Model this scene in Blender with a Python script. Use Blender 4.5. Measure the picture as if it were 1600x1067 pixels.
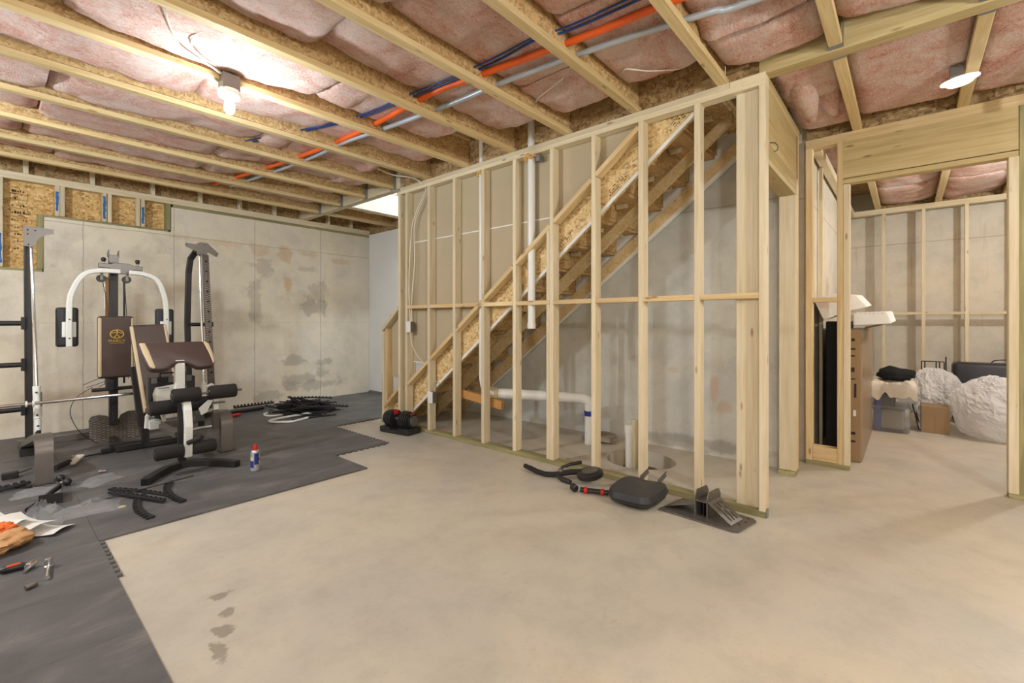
import bpy, bmesh, math, random
from mathutils import Vector, Matrix, noise
random.seed(7)
for o in list(bpy.data.objects): bpy.data.objects.remove(o, do_unlink=True)
S = bpy.context.scene; COL = S.collection
# ------------------------------------------------------------------ camera
TH = math.radians(40.9)
cam = bpy.data.cameras.new('camera'); camo = bpy.data.objects.new('camera', cam); COL.objects.link(camo)
camo.location = (0, 0, 1.22); camo.rotation_euler = (math.pi/2, 0, TH - math.pi/2)
cam.sensor_width = 36; cam.lens = 36*713/1600; cam.shift_y = -31.5/1600; cam.clip_start = 0.03
S.camera = camo
# ------------------------------------------------------------------ light and exposure
S.view_settings.view_transform = 'Standard'; S.view_settings.look = 'None'
S.view_settings.gamma = 1; S.view_settings.use_curve_mapping = False
S.view_settings.exposure = 0.44
W = bpy.data.worlds.new('world'); S.world = W; W.use_nodes = True
W.node_tree.nodes['Background'].inputs[0].default_value = (1, 1, 1, 1)
W.node_tree.nodes['Background'].inputs[1].default_value = 0.0
def lamp(name, loc, energy, color, radius=0.06):
    l = bpy.data.lights.new(name, 'POINT'); l.energy = energy; l.color = color; l.shadow_soft_size = radius
    o = bpy.data.objects.new(name, l); COL.objects.link(o); o.location = loc; return o
COOL = (0.83, 0.925, 1.0); WARM = (0.97, 0.975, 0.95)
lamp('bulb_light', (1.03, 3.28, 2.46), 27, COOL, 0.045)
lamp('bulb_light', (-1.3, 4.2, 2.46), 140, COOL, 0.08)  # assumed bulb beyond the left edge, unseen, brightens the left ceiling bays
lamp('bulb_light', (-0.9, -0.75, 2.17), 105, WARM, 0.10)  # unseen bulb, hung low so it brightens the ceiling
lamp('bulb_light', (1.9, -1.7, 2.17), 95, WARM, 0.08)  # second unseen bulb, lowered for more light on the insulation
lamp('bulb_light', (6.0, -1.25, 2.46), 66, WARM, 0.06)  # assumed storage room bulb, out of view
lamp('assumed_landing_light', (3.8, 3.6, 5.1), 110, COOL, 0.1)  # assumed unseen lamp upstairs, brightens the stair opening
def assumed_daylight(name, loc, rot, sx, sy, energy, color):
    l = bpy.data.lights.new(name, 'AREA'); l.shape = 'RECTANGLE'; l.size = sx; l.size_y = sy; l.energy = energy; l.color = color
    o = bpy.data.objects.new(name, l); COL.objects.link(o); o.location = loc; o.rotation_euler = rot
assumed_daylight('assumed_door_light', (0.6, -3.62, 1.1), (math.pi/2, 0, math.pi), 2.6, 2.0, 480, (.90, .955, 1.0))   # assumed cool light, unseen, shining in through the added glazed door
# ------------------------------------------------------------------ helpers
def lin(r, g, b):
    f = lambda c: (c/255/12.92 if c/255 <= .04045 else ((c/255+.055)/1.055)**2.4)
    return (f(r), f(g), f(b), 1)
def V(*a): return Vector(a)
class MB:
    def __init__(s): s.v = []; s.f = []
    def add(s, vs, fs):
        n = len(s.v); s.v += [tuple(p) for p in vs]; s.f += [tuple(i+n for i in f) for f in fs]; return s
    def box(s, x0, x1, y0, y1, z0, z1):
        return s.add([(x0,y0,z0),(x1,y0,z0),(x1,y1,z0),(x0,y1,z0),(x0,y0,z1),(x1,y0,z1),(x1,y1,z1),(x0,y1,z1)],
            [(0,3,2,1),(4,5,6,7),(0,1,5,4),(1,2,6,5),(2,3,7,6),(3,0,4,7)])
    def obox(s, c, ax, ay, az):   # centre and three half-axis vectors
        c, ax, ay, az = Vector(c), Vector(ax), Vector(ay), Vector(az)
        vs = [c+sx*ax+sy*ay+sz*az for sz in (-1,1) for sx, sy in ((-1,-1),(1,-1),(1,1),(-1,1))]
        return s.add(vs, [(0,3,2,1),(4,5,6,7),(0,1,5,4),(1,2,6,5),(2,3,7,6),(3,0,4,7)])
    def prism(s, pts, vec):       # planar polygon swept along vec
        n = len(pts); vec = Vector(vec)
        vs = [Vector(p) for p in pts] + [Vector(p)+vec for p in pts]
        return s.add(vs, [tuple(range(n-1,-1,-1)), tuple(range(n, 2*n))] + [(i,(i+1)%n,(i+1)%n+n,i+n) for i in range(n)])
    def sweep(s, path, prof, up=(0,0,1), caps=True, scale=None):
        path = [Vector(p) for p in path]; n = len(path); m = len(prof); up = Vector(up); vs = []
        for i, p in enumerate(path):
            a = (path[i]-path[i-1]).normalized() if i else (path[1]-path[0]).normalized()
            b = (path[i+1]-path[i]).normalized() if i < n-1 else a
            t = (a+b).normalized(); side = t.cross(up)
            if side.length < 1e-4: side = t.cross(Vector((1,0,0)))
            side.normalize(); u = side.cross(t).normalized()
            k = 1/max(.5, t.dot(a)); kk = scale[i] if scale else 1
            for (q, r) in prof: vs.append(p + side*q*kk*(1 if abs(a.cross(b).dot(u)) < 1e-6 else k) + u*r*kk*(k if abs(a.cross(b).dot(side)) > 1e-6 else 1))
        fs = [(i*m+j, i*m+(j+1)%m, (i+1)*m+(j+1)%m, (i+1)*m+j) for i in range(n-1) for j in range(m)]
        if caps: fs += [tuple(range(m-1,-1,-1)), tuple(range((n-1)*m, n*m))]
        return s.add(vs, fs)
    def rtube(s, path, w, h, up=(0,0,1)):
        return s.sweep(path, [(-w/2,-h/2),(w/2,-h/2),(w/2,h/2),(-w/2,h/2)], up)
    def tube(s, path, r, n=8, scale=None, caps=True):
        path = [Vector(p) for p in path]; vs = []; m = len(path)
        t0 = (path[1]-path[0]).normalized(); ref = Vector((0,0,1)) if abs(t0.z) < .9 else Vector((1,0,0))
        u = t0.cross(ref).normalized()
        for i, p in enumerate(path):
            a = (path[i]-path[i-1]).normalized() if i else t0
            b = (path[i+1]-path[i]).normalized() if i < m-1 else a
            t = (a+b)
            t = t.normalized() if t.length > 1e-5 else a
            u = (u - t*u.dot(t)).normalized(); w = t.cross(u); rr = r*(scale[i] if scale else 1)
            for j in range(n):
                an = 2*math.pi*j/n; vs.append(p + u*math.cos(an)*rr + w*math.sin(an)*rr)
        fs = [(i*n+j, i*n+(j+1)%n, (i+1)*n+(j+1)%n, (i+1)*n+j) for i in range(m-1) for j in range(n)]
        if caps: fs += [tuple(range(n-1,-1,-1)), tuple(range((m-1)*n, m*n))]
        return s.add(vs, fs)
    def lathe(s, base, prof, axis=(0,0,1), n=20):   # prof: (radius, height) along axis
        ax = Vector(axis).normalized(); ref = Vector((1,0,0)) if abs(ax.x) < .9 else Vector((0,1,0))
        u = ax.cross(ref).normalized(); w = ax.cross(u); vs = []; base = Vector(base)
        for (r, h) in prof:
            for j in range(n):
                an = 2*math.pi*j/n; vs.append(base + ax*h + (u*math.cos(an)+w*math.sin(an))*max(r, 1e-4))
        m = len(prof)
        fs = [(i*n+j, i*n+(j+1)%n, (i+1)*n+(j+1)%n, (i+1)*n+j) for i in range(m-1) for j in range(n)]
        fs += [tuple(range(n-1,-1,-1)), tuple(range((m-1)*n, m*n))]
        return s.add(vs, fs)
    def grid(s, fn, nu, nv):
        vs = [fn(i/nu, j/nv) for i in range(nu+1) for j in range(nv+1)]
        return s.add(vs, [(i*(nv+1)+j, (i+1)*(nv+1)+j, (i+1)*(nv+1)+j+1, i*(nv+1)+j+1) for i in range(nu) for j in range(nv)])
    def sphere(s, c, r, n=12, sq=(1,1,1)):
        m = n//2; vs = []; c = Vector(c)
        for i in range(m+1):
            a = math.pi*i/m
            for j in range(n):
                b = 2*math.pi*j/n; vs.append(c+Vector((r*sq[0]*math.sin(a)*math.cos(b), r*sq[1]*math.sin(a)*math.sin(b), r*sq[2]*math.cos(a))))
        return s.add(vs, [(i*n+j, (i+1)*n+j, (i+1)*n+(j+1)%n, i*n+(j+1)%n) for i in range(m) for j in range(n)])
    def mesh(s, name, mat, smooth=None, bevel=0, seg=2, weld=False):
        me = bpy.data.meshes.new(name); me.from_pydata(s.v, [], s.f)
        bm = bmesh.new(); bm.from_mesh(me)
        if weld or smooth: bmesh.ops.remove_doubles(bm, verts=bm.verts, dist=2e-4)
        bmesh.ops.recalc_face_normals(bm, faces=bm.faces)
        if bevel:
            es = [e for e in bm.edges if len(e.link_faces) == 2 and e.calc_face_angle(0) > .6]
            bmesh.ops.bevel(bm, geom=es, offset=bevel, segments=seg, profile=.5, affect='EDGES')
        bm.to_mesh(me); bm.free()
        me.materials.append(M[mat])
        if smooth:
            me.shade_smooth(); me.set_sharp_from_angle(angle=math.radians(smooth))
        return me
    def build(s, name, mat, parent=None, smooth=None, bevel=0, seg=2, weld=False):
        return put(name, s.mesh(name, mat, smooth, bevel, seg, weld), parent)
def put(name, me, parent=None, mw=None):
    o = bpy.data.objects.new(name, me); COL.objects.link(o)
    if mw is not None: o.matrix_basis = mw
    if parent is not None:
        o.parent = parent
        o.matrix_parent_inverse = Matrix.Translation(-Vector(BASE[parent.name])) if parent.name in BASE else parent.matrix_basis.inverted()
    return o
BASE = {}
def base_of(o): return BASE.get(o.name, (0,0,0))
def tag(o, label=None, cat=None, group=None, kind=None):
    if label: o['label'] = label
    if cat: o['category'] = cat
    if group: o['group'] = group
    if kind: o['kind'] = kind
    return o
def thing(name, label, cat, loc=(0,0,0), group=None):
    o = bpy.data.objects.new(name, None); COL.objects.link(o); o.location = loc; o.empty_display_size = .05
    BASE[o.name] = tuple(loc); return tag(o, label, cat, group)
def structure(name, label=None, loc=(0,0,0)):
    o = bpy.data.objects.new(name, None); COL.objects.link(o); o.location = loc; o.empty_display_size = .05
    BASE[o.name] = tuple(loc); return tag(o, label, kind='structure')
_bc = {}
def board(name, p0, p1, w, h, mat, parent, up=(0,0,1)):
    """timber of section w (sideways) x h (along up) from p0 to p1 (centre line); length along local X; meshes shared"""
    p0, p1 = Vector(p0), Vector(p1); x = (p1-p0); L = x.length; x.normalize()
    y = Vector(up).cross(x).normalized(); z = x.cross(y)
    key = (round(L,3), round(w,4), round(h,4), mat)
    if key not in _bc:
        a, b, c = L/2, w/2, h/2; e = min(.003, b*.3, c*.3)
        prof = [(-b+e,-c),(b-e,-c),(b,-c+e),(b,c-e),(b-e,c),(-b+e,c),(-b,c-e),(-b,-c+e)]
        m = MB(); vs = [(sx,q,r) for sx in (-a,a) for q,r in prof]
        m.add(vs, [tuple(range(7,-1,-1)), tuple(range(8,16))]+[(i,(i+1)%8,(i+1)%8+8,i+8) for i in range(8)])
        _bc[key] = m.mesh(name, mat)
    mw = Matrix.Translation((p0+p1)/2) @ Matrix((x, y, z)).transposed().to_4x4()
    return put(name, _bc[key], parent, mw)
# ------------------------------------------------------------------ materials
M = {}
def nmat(name, rough=.6, metal=0, spec=.4):
    m = bpy.data.materials.new(name); m.use_nodes = True; M[name] = m
    N, L = m.node_tree.nodes, m.node_tree.links; b = N['Principled BSDF']
    b.inputs['Roughness'].default_value = rough; b.inputs['Metallic'].default_value = metal
    b.inputs['Specular IOR Level'].default_value = spec
    return m, N, L, b
def plain(name, col, rough=.6, metal=0, spec=.4, bump=0, bscale=60, var=.08, vscale=3):
    m, N, L, b = nmat(name, rough, metal, spec)
    tc = N.new('ShaderNodeTexCoord'); n = N.new('ShaderNodeTexNoise'); n.inputs['Scale'].default_value = vscale; n.inputs['Detail'].default_value = 5
    L.new(tc.outputs['Object'], n.inputs['Vector'])
    r = ramp(N, [(.3, tuple(c*(1-var) for c in col[:3])+(1,)), (.7, tuple(min(1,c*(1+var)) for c in col[:3])+(1,))])
    L.new(n.outputs['Fac'], r.inputs['Fac']); L.new(r.outputs['Color'], b.inputs['Base Color'])
    if bump:
        n2 = N.new('ShaderNodeTexNoise'); n2.inputs['Scale'].default_value = bscale; L.new(tc.outputs['Object'], n2.inputs['Vector'])
        bp = N.new('ShaderNodeBump'); bp.inputs['Strength'].default_value = bump; bp.inputs['Distance'].default_value = .01
        L.new(n2.outputs['Fac'], bp.inputs['Height']); L.new(bp.outputs['Normal'], b.inputs['Normal'])
    return m
def ramp(N, stops):
    r = N.new('ShaderNodeValToRGB'); e = r.color_ramp.elements
    e[0].position, e[0].color = stops[0]; e[1].position, e[1].color = stops[-1]
    for p, c in stops[1:-1]:
        k = e.new(p); k.color = c
    return r
def mth(N, L, op, a, b=None, clamp=False):
    n = N.new('ShaderNodeMath'); n.operation = op; n.use_clamp = clamp
    for i, q in enumerate((a, b)):
        if q is None: continue
        if isinstance(q, (int, float)): n.inputs[i].default_value = q
        else: L.new(q, n.inputs[i])
    return n.outputs[0]
def mixc(N, L, fac, a, b, blend='MIX'):
    n = N.new('ShaderNodeMix'); n.data_type = 'RGBA'; n.blend_type = blend
    for s_, q in ((n.inputs['Factor'], fac), (n.inputs['A'], a), (n.inputs['B'], b)):
        if isinstance(q, (int, float)): s_.default_value = q
        elif isinstance(q, tuple): s_.default_value = q
        else: L.new(q, s_)
    return n.outputs['Result']
def noise_tex(N, L, vec, scale, detail=4, rough=.55, dist=0):
    n = N.new('ShaderNodeTexNoise'); n.inputs['Scale'].default_value = scale; n.inputs['Detail'].default_value = detail
    n.inputs['Roughness'].default_value = rough; n.inputs['Distortion'].default_value = dist; L.new(vec, n.inputs['Vector']); return n
def mapping(N, L, vec, scale=(1,1,1), loc=(0,0,0), rot=(0,0,0)):
    m = N.new('ShaderNodeMapping'); m.inputs['Scale'].default_value = scale; m.inputs['Location'].default_value = loc
    m.inputs['Rotation'].default_value = rot; L.new(vec, m.inputs['Vector']); return m.outputs['Vector']
def wood(name, light, dark, knot, rough=.62, jitter=.12):
    m, N, L, b = nmat(name, rough, 0, .25)
    tc = N.new('ShaderNodeTexCoord'); oi = N.new('ShaderNodeObjectInfo')
    off = N.new('ShaderNodeVectorMath'); off.operation = 'SCALE'; off.inputs[0].default_value = (37, 53, 71); L.new(oi.outputs['Random'], off.inputs['Scale'])
    ad = N.new('ShaderNodeVectorMath'); ad.operation = 'ADD'; L.new(tc.outputs['Object'], ad.inputs[0]); L.new(off.outputs[0], ad.inputs[1])
    g1 = noise_tex(N, L, mapping(N, L, ad.outputs[0], (1.3, 26, 26)), 1.6, 5, .6, .6)
    g2 = noise_tex(N, L, mapping(N, L, ad.outputs[0], (.7, 5, 5)), 1.3, 3)
    mx = mth(N, L, 'ADD', mth(N, L, 'MULTIPLY', g1.outputs['Fac'], .6), mth(N, L, 'MULTIPLY', g2.outputs['Fac'], .4))
    r = ramp(N, [(.36, light), (.66, dark)]); L.new(mx, r.inputs['Fac'])
    vo = N.new('ShaderNodeTexVoronoi'); vo.inputs['Scale'].default_value = 1; L.new(mapping(N, L, ad.outputs[0], (3.6, 12, 12)), vo.inputs['Vector'])
    kf = N.new('ShaderNodeMapRange'); kf.inputs[1].default_value = .14; kf.inputs[2].default_value = .06; L.new(vo.outputs['Distance'], kf.inputs[0])
    c = mixc(N, L, mth(N, L, 'MULTIPLY', kf.outputs[0], .65), r.outputs['Color'], knot)
    hs = N.new('ShaderNodeHueSaturation'); L.new(c, hs.inputs['Color'])
    mr = N.new('ShaderNodeMapRange'); mr.inputs[3].default_value = 1-jitter; mr.inputs[4].default_value = 1+jitter; L.new(oi.outputs['Random'], mr.inputs[0]); L.new(mr.outputs[0], hs.inputs['Value'])
    L.new(hs.outputs['Color'], b.inputs['Base Color'])
    bp = N.new('ShaderNodeBump'); bp.inputs['Strength'].default_value = .15; bp.inputs['Distance'].default_value = .004
    L.new(g1.outputs['Fac'], bp.inputs['Height']); L.new(bp.outputs['Normal'], b.inputs['Normal'])
wood('pine', lin(224,212,184), lin(204,186,150), lin(130,94,58))
wood('pine_rail', lin(228,206,162), lin(200,168,116), lin(120,82,46))
wood('flange', lin(222,202,156), lin(196,166,112), lin(130,92,52))
wood('treated', lin(176,166,122), lin(132,128,88), lin(92,76,48))
wood('header', lin(200,182,136), lin(172,150,102), lin(104,74,42))
wood('stair_wood', lin(206,174,128), lin(176,138,92), lin(100,68,40))
def osb(name, cols, scale=1.0):
    m, N, L, b = nmat(name, .6, 0, .25)
    tc = N.new('ShaderNodeTexCoord'); oi = N.new('ShaderNodeObjectInfo')
    off = N.new('ShaderNodeVectorMath'); off.operation = 'SCALE'; off.inputs[0].default_value = (17, 31, 23); L.new(oi.outputs['Random'], off.inputs['Scale'])
    ad = N.new('ShaderNodeVectorMath'); ad.operation = 'ADD'; L.new(tc.outputs['Object'], ad.inputs[0]); L.new(off.outputs[0], ad.inputs[1])
    wob = noise_tex(N, L, ad.outputs[0], 6*scale, 2)
    w2 = mixc(N, L, .08, ad.outputs[0], wob.outputs['Color'], 'ADD')
    outs = []
    for rot, sc in (((.5,.6,.4),(16,58,40)), ((-.5,.2,-.7),(50,17,46)), ((.3,-.9,.2),(42,44,15))):
        v = N.new('ShaderNodeTexVoronoi'); v.inputs['Scale'].default_value = scale
        L.new(mapping(N, L, w2, sc, rot=rot), v.inputs['Vector']); outs.append(v)
    sel = noise_tex(N, L, ad.outputs[0], 22*scale, 2)
    r3 = [ramp(N, [(0, cols[0]), (.35, cols[1]), (.7, cols[2]), (1, cols[3])]) for _ in outs]
    for v, rr in zip(outs, r3):
        sp = N.new('ShaderNodeSeparateColor'); L.new(v.outputs['Color'], sp.inputs[0]); L.new(sp.outputs[0], rr.inputs['Fac'])
    s1 = ramp(N, [(.46,(0,0,0,1)), (.5,(1,1,1,1))]); L.new(sel.outputs['Fac'], s1.inputs['Fac'])
    s2 = ramp(N, [(.38,(0,0,0,1)), (.42,(1,1,1,1))]); L.new(noise_tex(N, L, ad.outputs[0], 31*scale, 2).outputs['Fac'], s2.inputs['Fac'])
    c = mixc(N, L, s1.outputs['Color'], r3[0].outputs['Color'], r3[1].outputs['Color'])
    c = mixc(N, L, s2.outputs['Color'], r3[2].outputs['Color'], c)
    L.new(c, b.inputs['Base Color'])
    bp = N.new('ShaderNodeBump'); bp.inputs['Strength'].default_value = .25; bp.inputs['Distance'].default_value = .004
    L.new(outs[0].outputs['Distance'], bp.inputs['Height']); L.new(bp.outputs['Normal'], b.inputs['Normal'])
osb('osb', [lin(162,128,84), lin(192,158,108), lin(206,174,124), lin(218,190,142)], 1.25)
osb('osb_rim', [lin(124,96,64), lin(160,130,88), lin(174,144,100), lin(196,168,124)], .9)
osb('osb_gold', [lin(166,122,68), lin(208,168,106), lin(220,182,120), lin(234,204,150)], 1.0)
osb('stringer_osb', [lin(176,140,90), lin(212,182,128), lin(222,194,142), lin(236,212,166)], .9)
def concrete(name, base, dark, warm, extra=None, bump=.25, rough=.85):
    m, N, L, b = nmat(name, rough, 0, .25)
    tc = N.new('ShaderNodeTexCoord'); P = tc.outputs['Object']
    n1 = noise_tex(N, L, P, .9, 6, .6, .4); n2 = noise_tex(N, L, P, 4.2, 8, .7); n3 = noise_tex(N, L, P, 45, 4, .7)
    r1 = ramp(N, [(.32, dark), (.5, base), (.7, warm)]); L.new(n1.outputs['Fac'], r1.inputs['Fac'])
    r2 = ramp(N, [(.3, (.82,.815,.81,1)), (.55, (1,1,1,1)), (.8, (1.0,.99,.97,1))]); L.new(n2.outputs['Fac'], r2.inputs['Fac'])
    c = mixc(N, L, .8, r1.outputs['Color'], r2.outputs['Color'], 'MULTIPLY')
    r4 = ramp(N, [(.28, (.74,.73,.72,1)), (.42, (1,1,1,1))]); L.new(n3.outputs['Fac'], r4.inputs['Fac'])
    c = mixc(N, L, .5, c, r4.outputs['Color'], 'MULTIPLY')
    if extra: c = extra(N, L, P, c, n2, n3)
    L.new(c, b.inputs['Base Color'])
    bp = N.new('ShaderNodeBump'); bp.inputs['Strength'].default_value = bump; bp.inputs['Distance'].default_value = .006
    L.new(mth(N, L, 'ADD', n3.outputs['Fac'], mth(N, L, 'MULTIPLY', n2.outputs['Fac'], 1.5)), bp.inputs['Height']); L.new(bp.outputs['Normal'], b.inputs['Normal'])
    return m
def blob(N, L, ca, cb, a0, b0, ra, rb, wob, amt=.6, soft=.35):   # irregular stain around (a0,b0)
    da = mth(N, L, 'DIVIDE', mth(N, L, 'SUBTRACT', ca, a0), ra); db = mth(N, L, 'DIVIDE', mth(N, L, 'SUBTRACT', cb, b0), rb)
    d = mth(N, L, 'SQRT', mth(N, L, 'ADD', mth(N, L, 'MULTIPLY', da, da), mth(N, L, 'MULTIPLY', db, db)))
    d = mth(N, L, 'ADD', d, mth(N, L, 'MULTIPLY', mth(N, L, 'SUBTRACT', wob, .5), 3.2))
    mr = N.new('ShaderNodeMapRange'); mr.inputs[1].default_value = 1; mr.inputs[2].default_value = 1-soft; mr.inputs[4].default_value = amt; L.new(d, mr.inputs[0]); return mr.outputs[0]
def seam(N, L, ca, a0, wob, w=.006, amt=.5):
    d = mth(N, L, 'ABSOLUTE', mth(N, L, 'SUBTRACT', ca, mth(N, L, 'ADD', mth(N, L, 'MULTIPLY', wob, .03), a0-.015)))
    mr = N.new('ShaderNodeMapRange'); mr.inputs[1].default_value = w; mr.inputs[2].default_value = w*.3; mr.inputs[4].default_value = amt; L.new(d, mr.inputs[0]); return mr.outputs[0]
def back_extra(N, L, P, c, n2, n3):
    sp = N.new('ShaderNodeSeparateXYZ'); L.new(P, sp.inputs[0]); x, z = sp.outputs[0], sp.outputs[2]; w = n2.outputs['Fac']
    gray, rust, lite = lin(158,151,138), lin(204,160,106), lin(206,196,178)
    mr = N.new('ShaderNodeMapRange'); mr.inputs[1].default_value = 4.10; mr.inputs[2].default_value = 4.18; L.new(mth(N, L, 'ADD', x, mth(N, L, 'MULTIPLY', mth(N, L, 'SUBTRACT', noise_tex(N, L, P, 1.1, 1).outputs['Fac'], .5), .5)), mr.inputs[0])
    c = mixc(N, L, mth(N, L, 'MULTIPLY', mr.outputs[0], .6), c, lin(218,210,196))
    for a0, b0, ra, rb, am in ((3.36,1.42,.30,.14,.75),(3.05,.62,.20,.10,.7),(3.52,.58,.13,.07,.7),(3.52,.40,.16,.10,.7),(3.12,.34,.28,.10,.6),(3.34,.24,.5,.09,.65),(2.72,.14,.26,.1,.6),
            (2.60,1.98,.16,.14,.55),(2.50,1.5,.11,.4,.5),(3.28,2.02,.2,.07,.45),(3.4,1.7,.2,.2,.45),(.95,1.95,.5,.25,.16),(.6,1.6,.6,.2,.14),(1.3,1.9,.2,.4,.14)):
        c = mixc(N, L, blob(N, L, x, z, a0, b0, ra, rb, w, am*.7), c, gray)
    for a0, b0, ra, rb, am in ((2.93,2.22,.10,.16,.6),(2.96,1.74,.07,.11,.75),(2.55,2.24,.14,.10,.5),(3.3,2.25,.25,.05,.55),(3.85,2.2,.25,.06,.45),(2.0,2.28,.45,.05,.4),(2.95,1.2,.1,.7,.18)):
        c = mixc(N, L, blob(N, L, x, z, a0, b0, ra, rb, w, am*.65), c, rust)
    for a0 in (.72, 1.56, 2.50, 3.46):
        c = mixc(N, L, seam(N, L, x, a0, w, .007, .5), c, lin(130,116,94))
    c = mixc(N, L, seam(N, L, z, 2.30, w, .006, .5), c, lin(134,116,90))
    c = mixc(N, L, seam(N, L, z, 1.20, w, .005, .25), c, lin(134,120,100))
    return c
concrete('conc_back', lin(230,221,203), lin(216,209,194), lin(234,221,196), back_extra)
def under_extra(N, L, P, c, n2, n3):
    sp = N.new('ShaderNodeSeparateXYZ'); L.new(P, sp.inputs[0]); y, z = sp.outputs[1], sp.outputs[2]; w = n2.outputs['Fac']
    for a0, b0, ra, rb, am in ((1.32,.62,.06,.14,.6),(1.22,.45,.08,.06,.5),(1.7,.75,.08,.04,.4)):
        c = mixc(N, L, blob(N, L, y, z, a0, b0, ra, rb, w, am*.7), c, lin(198,152,116))
    for a0, b0, ra, rb, am in ((1.6,.08,.5,.07,.6),(1.0,.5,.08,.9,.45),(1.2,.1,.6,.05,.4)):
        c = mixc(N, L, blob(N, L, y, z, a0, b0, ra, rb, w, am*.7), c, lin(140,134,124))
    c = mixc(N, L, seam(N, L, z, 2.25, w, .006, .5), c, lin(110,104,94)); c = mixc(N, L, seam(N, L, y, 1.0, w, .006, .5), c, lin(110,104,94))
    return c
concrete('conc_under', lin(210,208,198), lin(192,192,186), lin(214,209,195), under_extra, bump=.4)
def store_extra(N, L, P, c, n2, n3):
    sp = N.new('ShaderNodeSeparateXYZ'); L.new(P, sp.inputs[0]); w = n2.outputs['Fac']
    c = mixc(N, L, seam(N, L, sp.outputs[2], 2.30, w, .007, .5), c, lin(140,116,80))
    st = noise_tex(N, L, mapping(N, L, P, (1, 7, .5)), 2.0, 3); r = ramp(N, [(.62,(0,0,0,1)), (.7,(1,1,1,1))]); L.new(st.outputs['Fac'], r.inputs['Fac'])
    return mixc(N, L, mth(N, L, 'MULTIPLY', r.outputs['Color'], .3), c, lin(168,128,80))
concrete('conc_store', lin(216,208,192), lin(204,198,184), lin(220,208,184), store_extra)
def floor_extra(N, L, P, c, n2, n3):
    sp = N.new('ShaderNodeSeparateXYZ'); L.new(P, sp.inputs[0]); x, y = sp.outputs[0], sp.outputs[1]; w = n2.outputs['Fac']
    s = noise_tex(N, L, mapping(N, L, P, (1,1,1)), 7, 3, .6); r = ramp(N, [(.68,(0,0,0,1)), (.74,(1,1,1,1))]); L.new(s.outputs['Fac'], r.inputs['Fac'])
    c = mixc(N, L, mth(N, L, 'MULTIPLY', r.outputs['Color'], .22), c, lin(176,140,92))
    w = noise_tex(N, L, P, 16, 4, .6).outputs['Fac']
    for a0, b0, ra, rb in ((.69,2.31,.05,.035),(.665,2.16,.03,.04),(.617,2.04,.03,.06),(.562,1.93,.026,.08)):
        c = mixc(N, L, blob(N, L, x, y, a0, b0, ra, rb, w, .65), c, lin(128,120,106))
    return c
concrete('floor_conc', lin(196,190,174), lin(184,180,169), lin(204,194,172), floor_extra, bump=.05, rough=.42)
def mat_mat():
    m, N, L, b = nmat('rubber_mat', .52, 0, .5)
    tc = N.new('ShaderNodeTexCoord'); oi = N.new('ShaderNodeNewGeometry'); P = oi.outputs['Position']
    n1 = noise_tex(N, L, mapping(N, L, P, (1,1.8,1), rot=(0,0,.6)), 2.4, 6, .65, .8); n2 = noise_tex(N, L, P, 140, 2)
    r = ramp(N, [(.36, lin(80,80,81)), (.55, lin(96,95,95)), (.74, lin(124,121,117))]); L.new(n1.outputs['Fac'], r.inputs['Fac'])
    L.new(r.outputs['Color'], b.inputs['Base Color'])
    bp = N.new('ShaderNodeBump'); bp.inputs['Strength'].default_value = .3; bp.inputs['Distance'].default_value = .003
    L.new(n2.outputs['Fac'], bp.inputs['Height']); L.new(bp.outputs['Normal'], b.inputs['Normal'])
mat_mat()
def fluff():
    m, N, L, b = nmat('insulation', .95, 0, .1)
    tc = N.new('ShaderNodeTexCoord'); P = tc.outputs['Object']; oi = N.new('ShaderNodeObjectInfo')
    n1 = noise_tex(N, L, P, 3.5, 6, .65, .8); n2 = noise_tex(N, L, mapping(N, L, P, (1,1.8,1)), 30, 7, .75, 1.6); n3 = noise_tex(N, L, P, 120, 3, .7)
    r = ramp(N, [(.36, lin(206,126,108)), (.45, lin(240,188,170)), (.56, lin(253,228,216))])
    L.new(mth(N, L, 'ADD', mth(N, L, 'MULTIPLY', n1.outputs['Fac'], .45), mth(N, L, 'MULTIPLY', n2.outputs['Fac'], .55)), r.inputs['Fac'])
    L.new(r.outputs['Color'], b.inputs['Base Color'])
    bp = N.new('ShaderNodeBump'); bp.inputs['Strength'].default_value = .8; bp.inputs['Distance'].default_value = .035
    L.new(mth(N, L, 'ADD', n2.outputs['Fac'], mth(N, L, 'MULTIPLY', n3.outputs['Fac'], .35)), bp.inputs['Height']); L.new(bp.outputs['Normal'], b.inputs['Normal'])
fluff()
plain('drywall_back', lin(184,169,142), .85, var=.04, vscale=2)
plain('drywall_white', lin(232,232,230), .75, var=.02)
plain('white_paint', lin(232,230,224), .7, var=.02)
plain('compound', lin(232,228,220), .8)
plain('black_steel', lin(58,56,56), .42, .55, .5, var=.06)
plain('grey_steel', lin(124,119,114), .4, .7, .5, var=.05)
plain('dark_grey_metal', lin(112,108,102), .45, .5, .5, var=.05)
plain('brown_steel', lin(124,118,113), .38, .6, .5, var=.06)
plain('chrome', lin(225,228,232), .14, 1, .5, var=.02)
plain('white_metal', lin(226,228,222), .4, 0, .5, var=.02)
plain('brown_vinyl', lin(78,62,56), .45, 0, .45, bump=.08, bscale=220, var=.05)
plain('gold_vinyl', lin(200,180,146), .42, 0, .45, bump=.06, bscale=220, var=.04)
plain('gold_print', lin(214,172,70), .5)
plain('foam_black', lin(50,47,46), .85, 0, .2, bump=.2, bscale=180)
plain('black_plastic', lin(36,36,38), .38, 0, .5)
plain('black_vinyl', lin(46,47,52), .42, 0, .45)
plain('black_hole', lin(10,10,10), .9)
plain('red_plastic', lin(196,30,32), .4, 0, .5)
plain('pvc', lin(228,228,222), .3, 0, .5, var=.02)
plain('pvc_tan', lin(206,196,160), .4, 0, .5)
plain('spray_foam', lin(216,170,100), .85, bump=.5, bscale=60)
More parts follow.
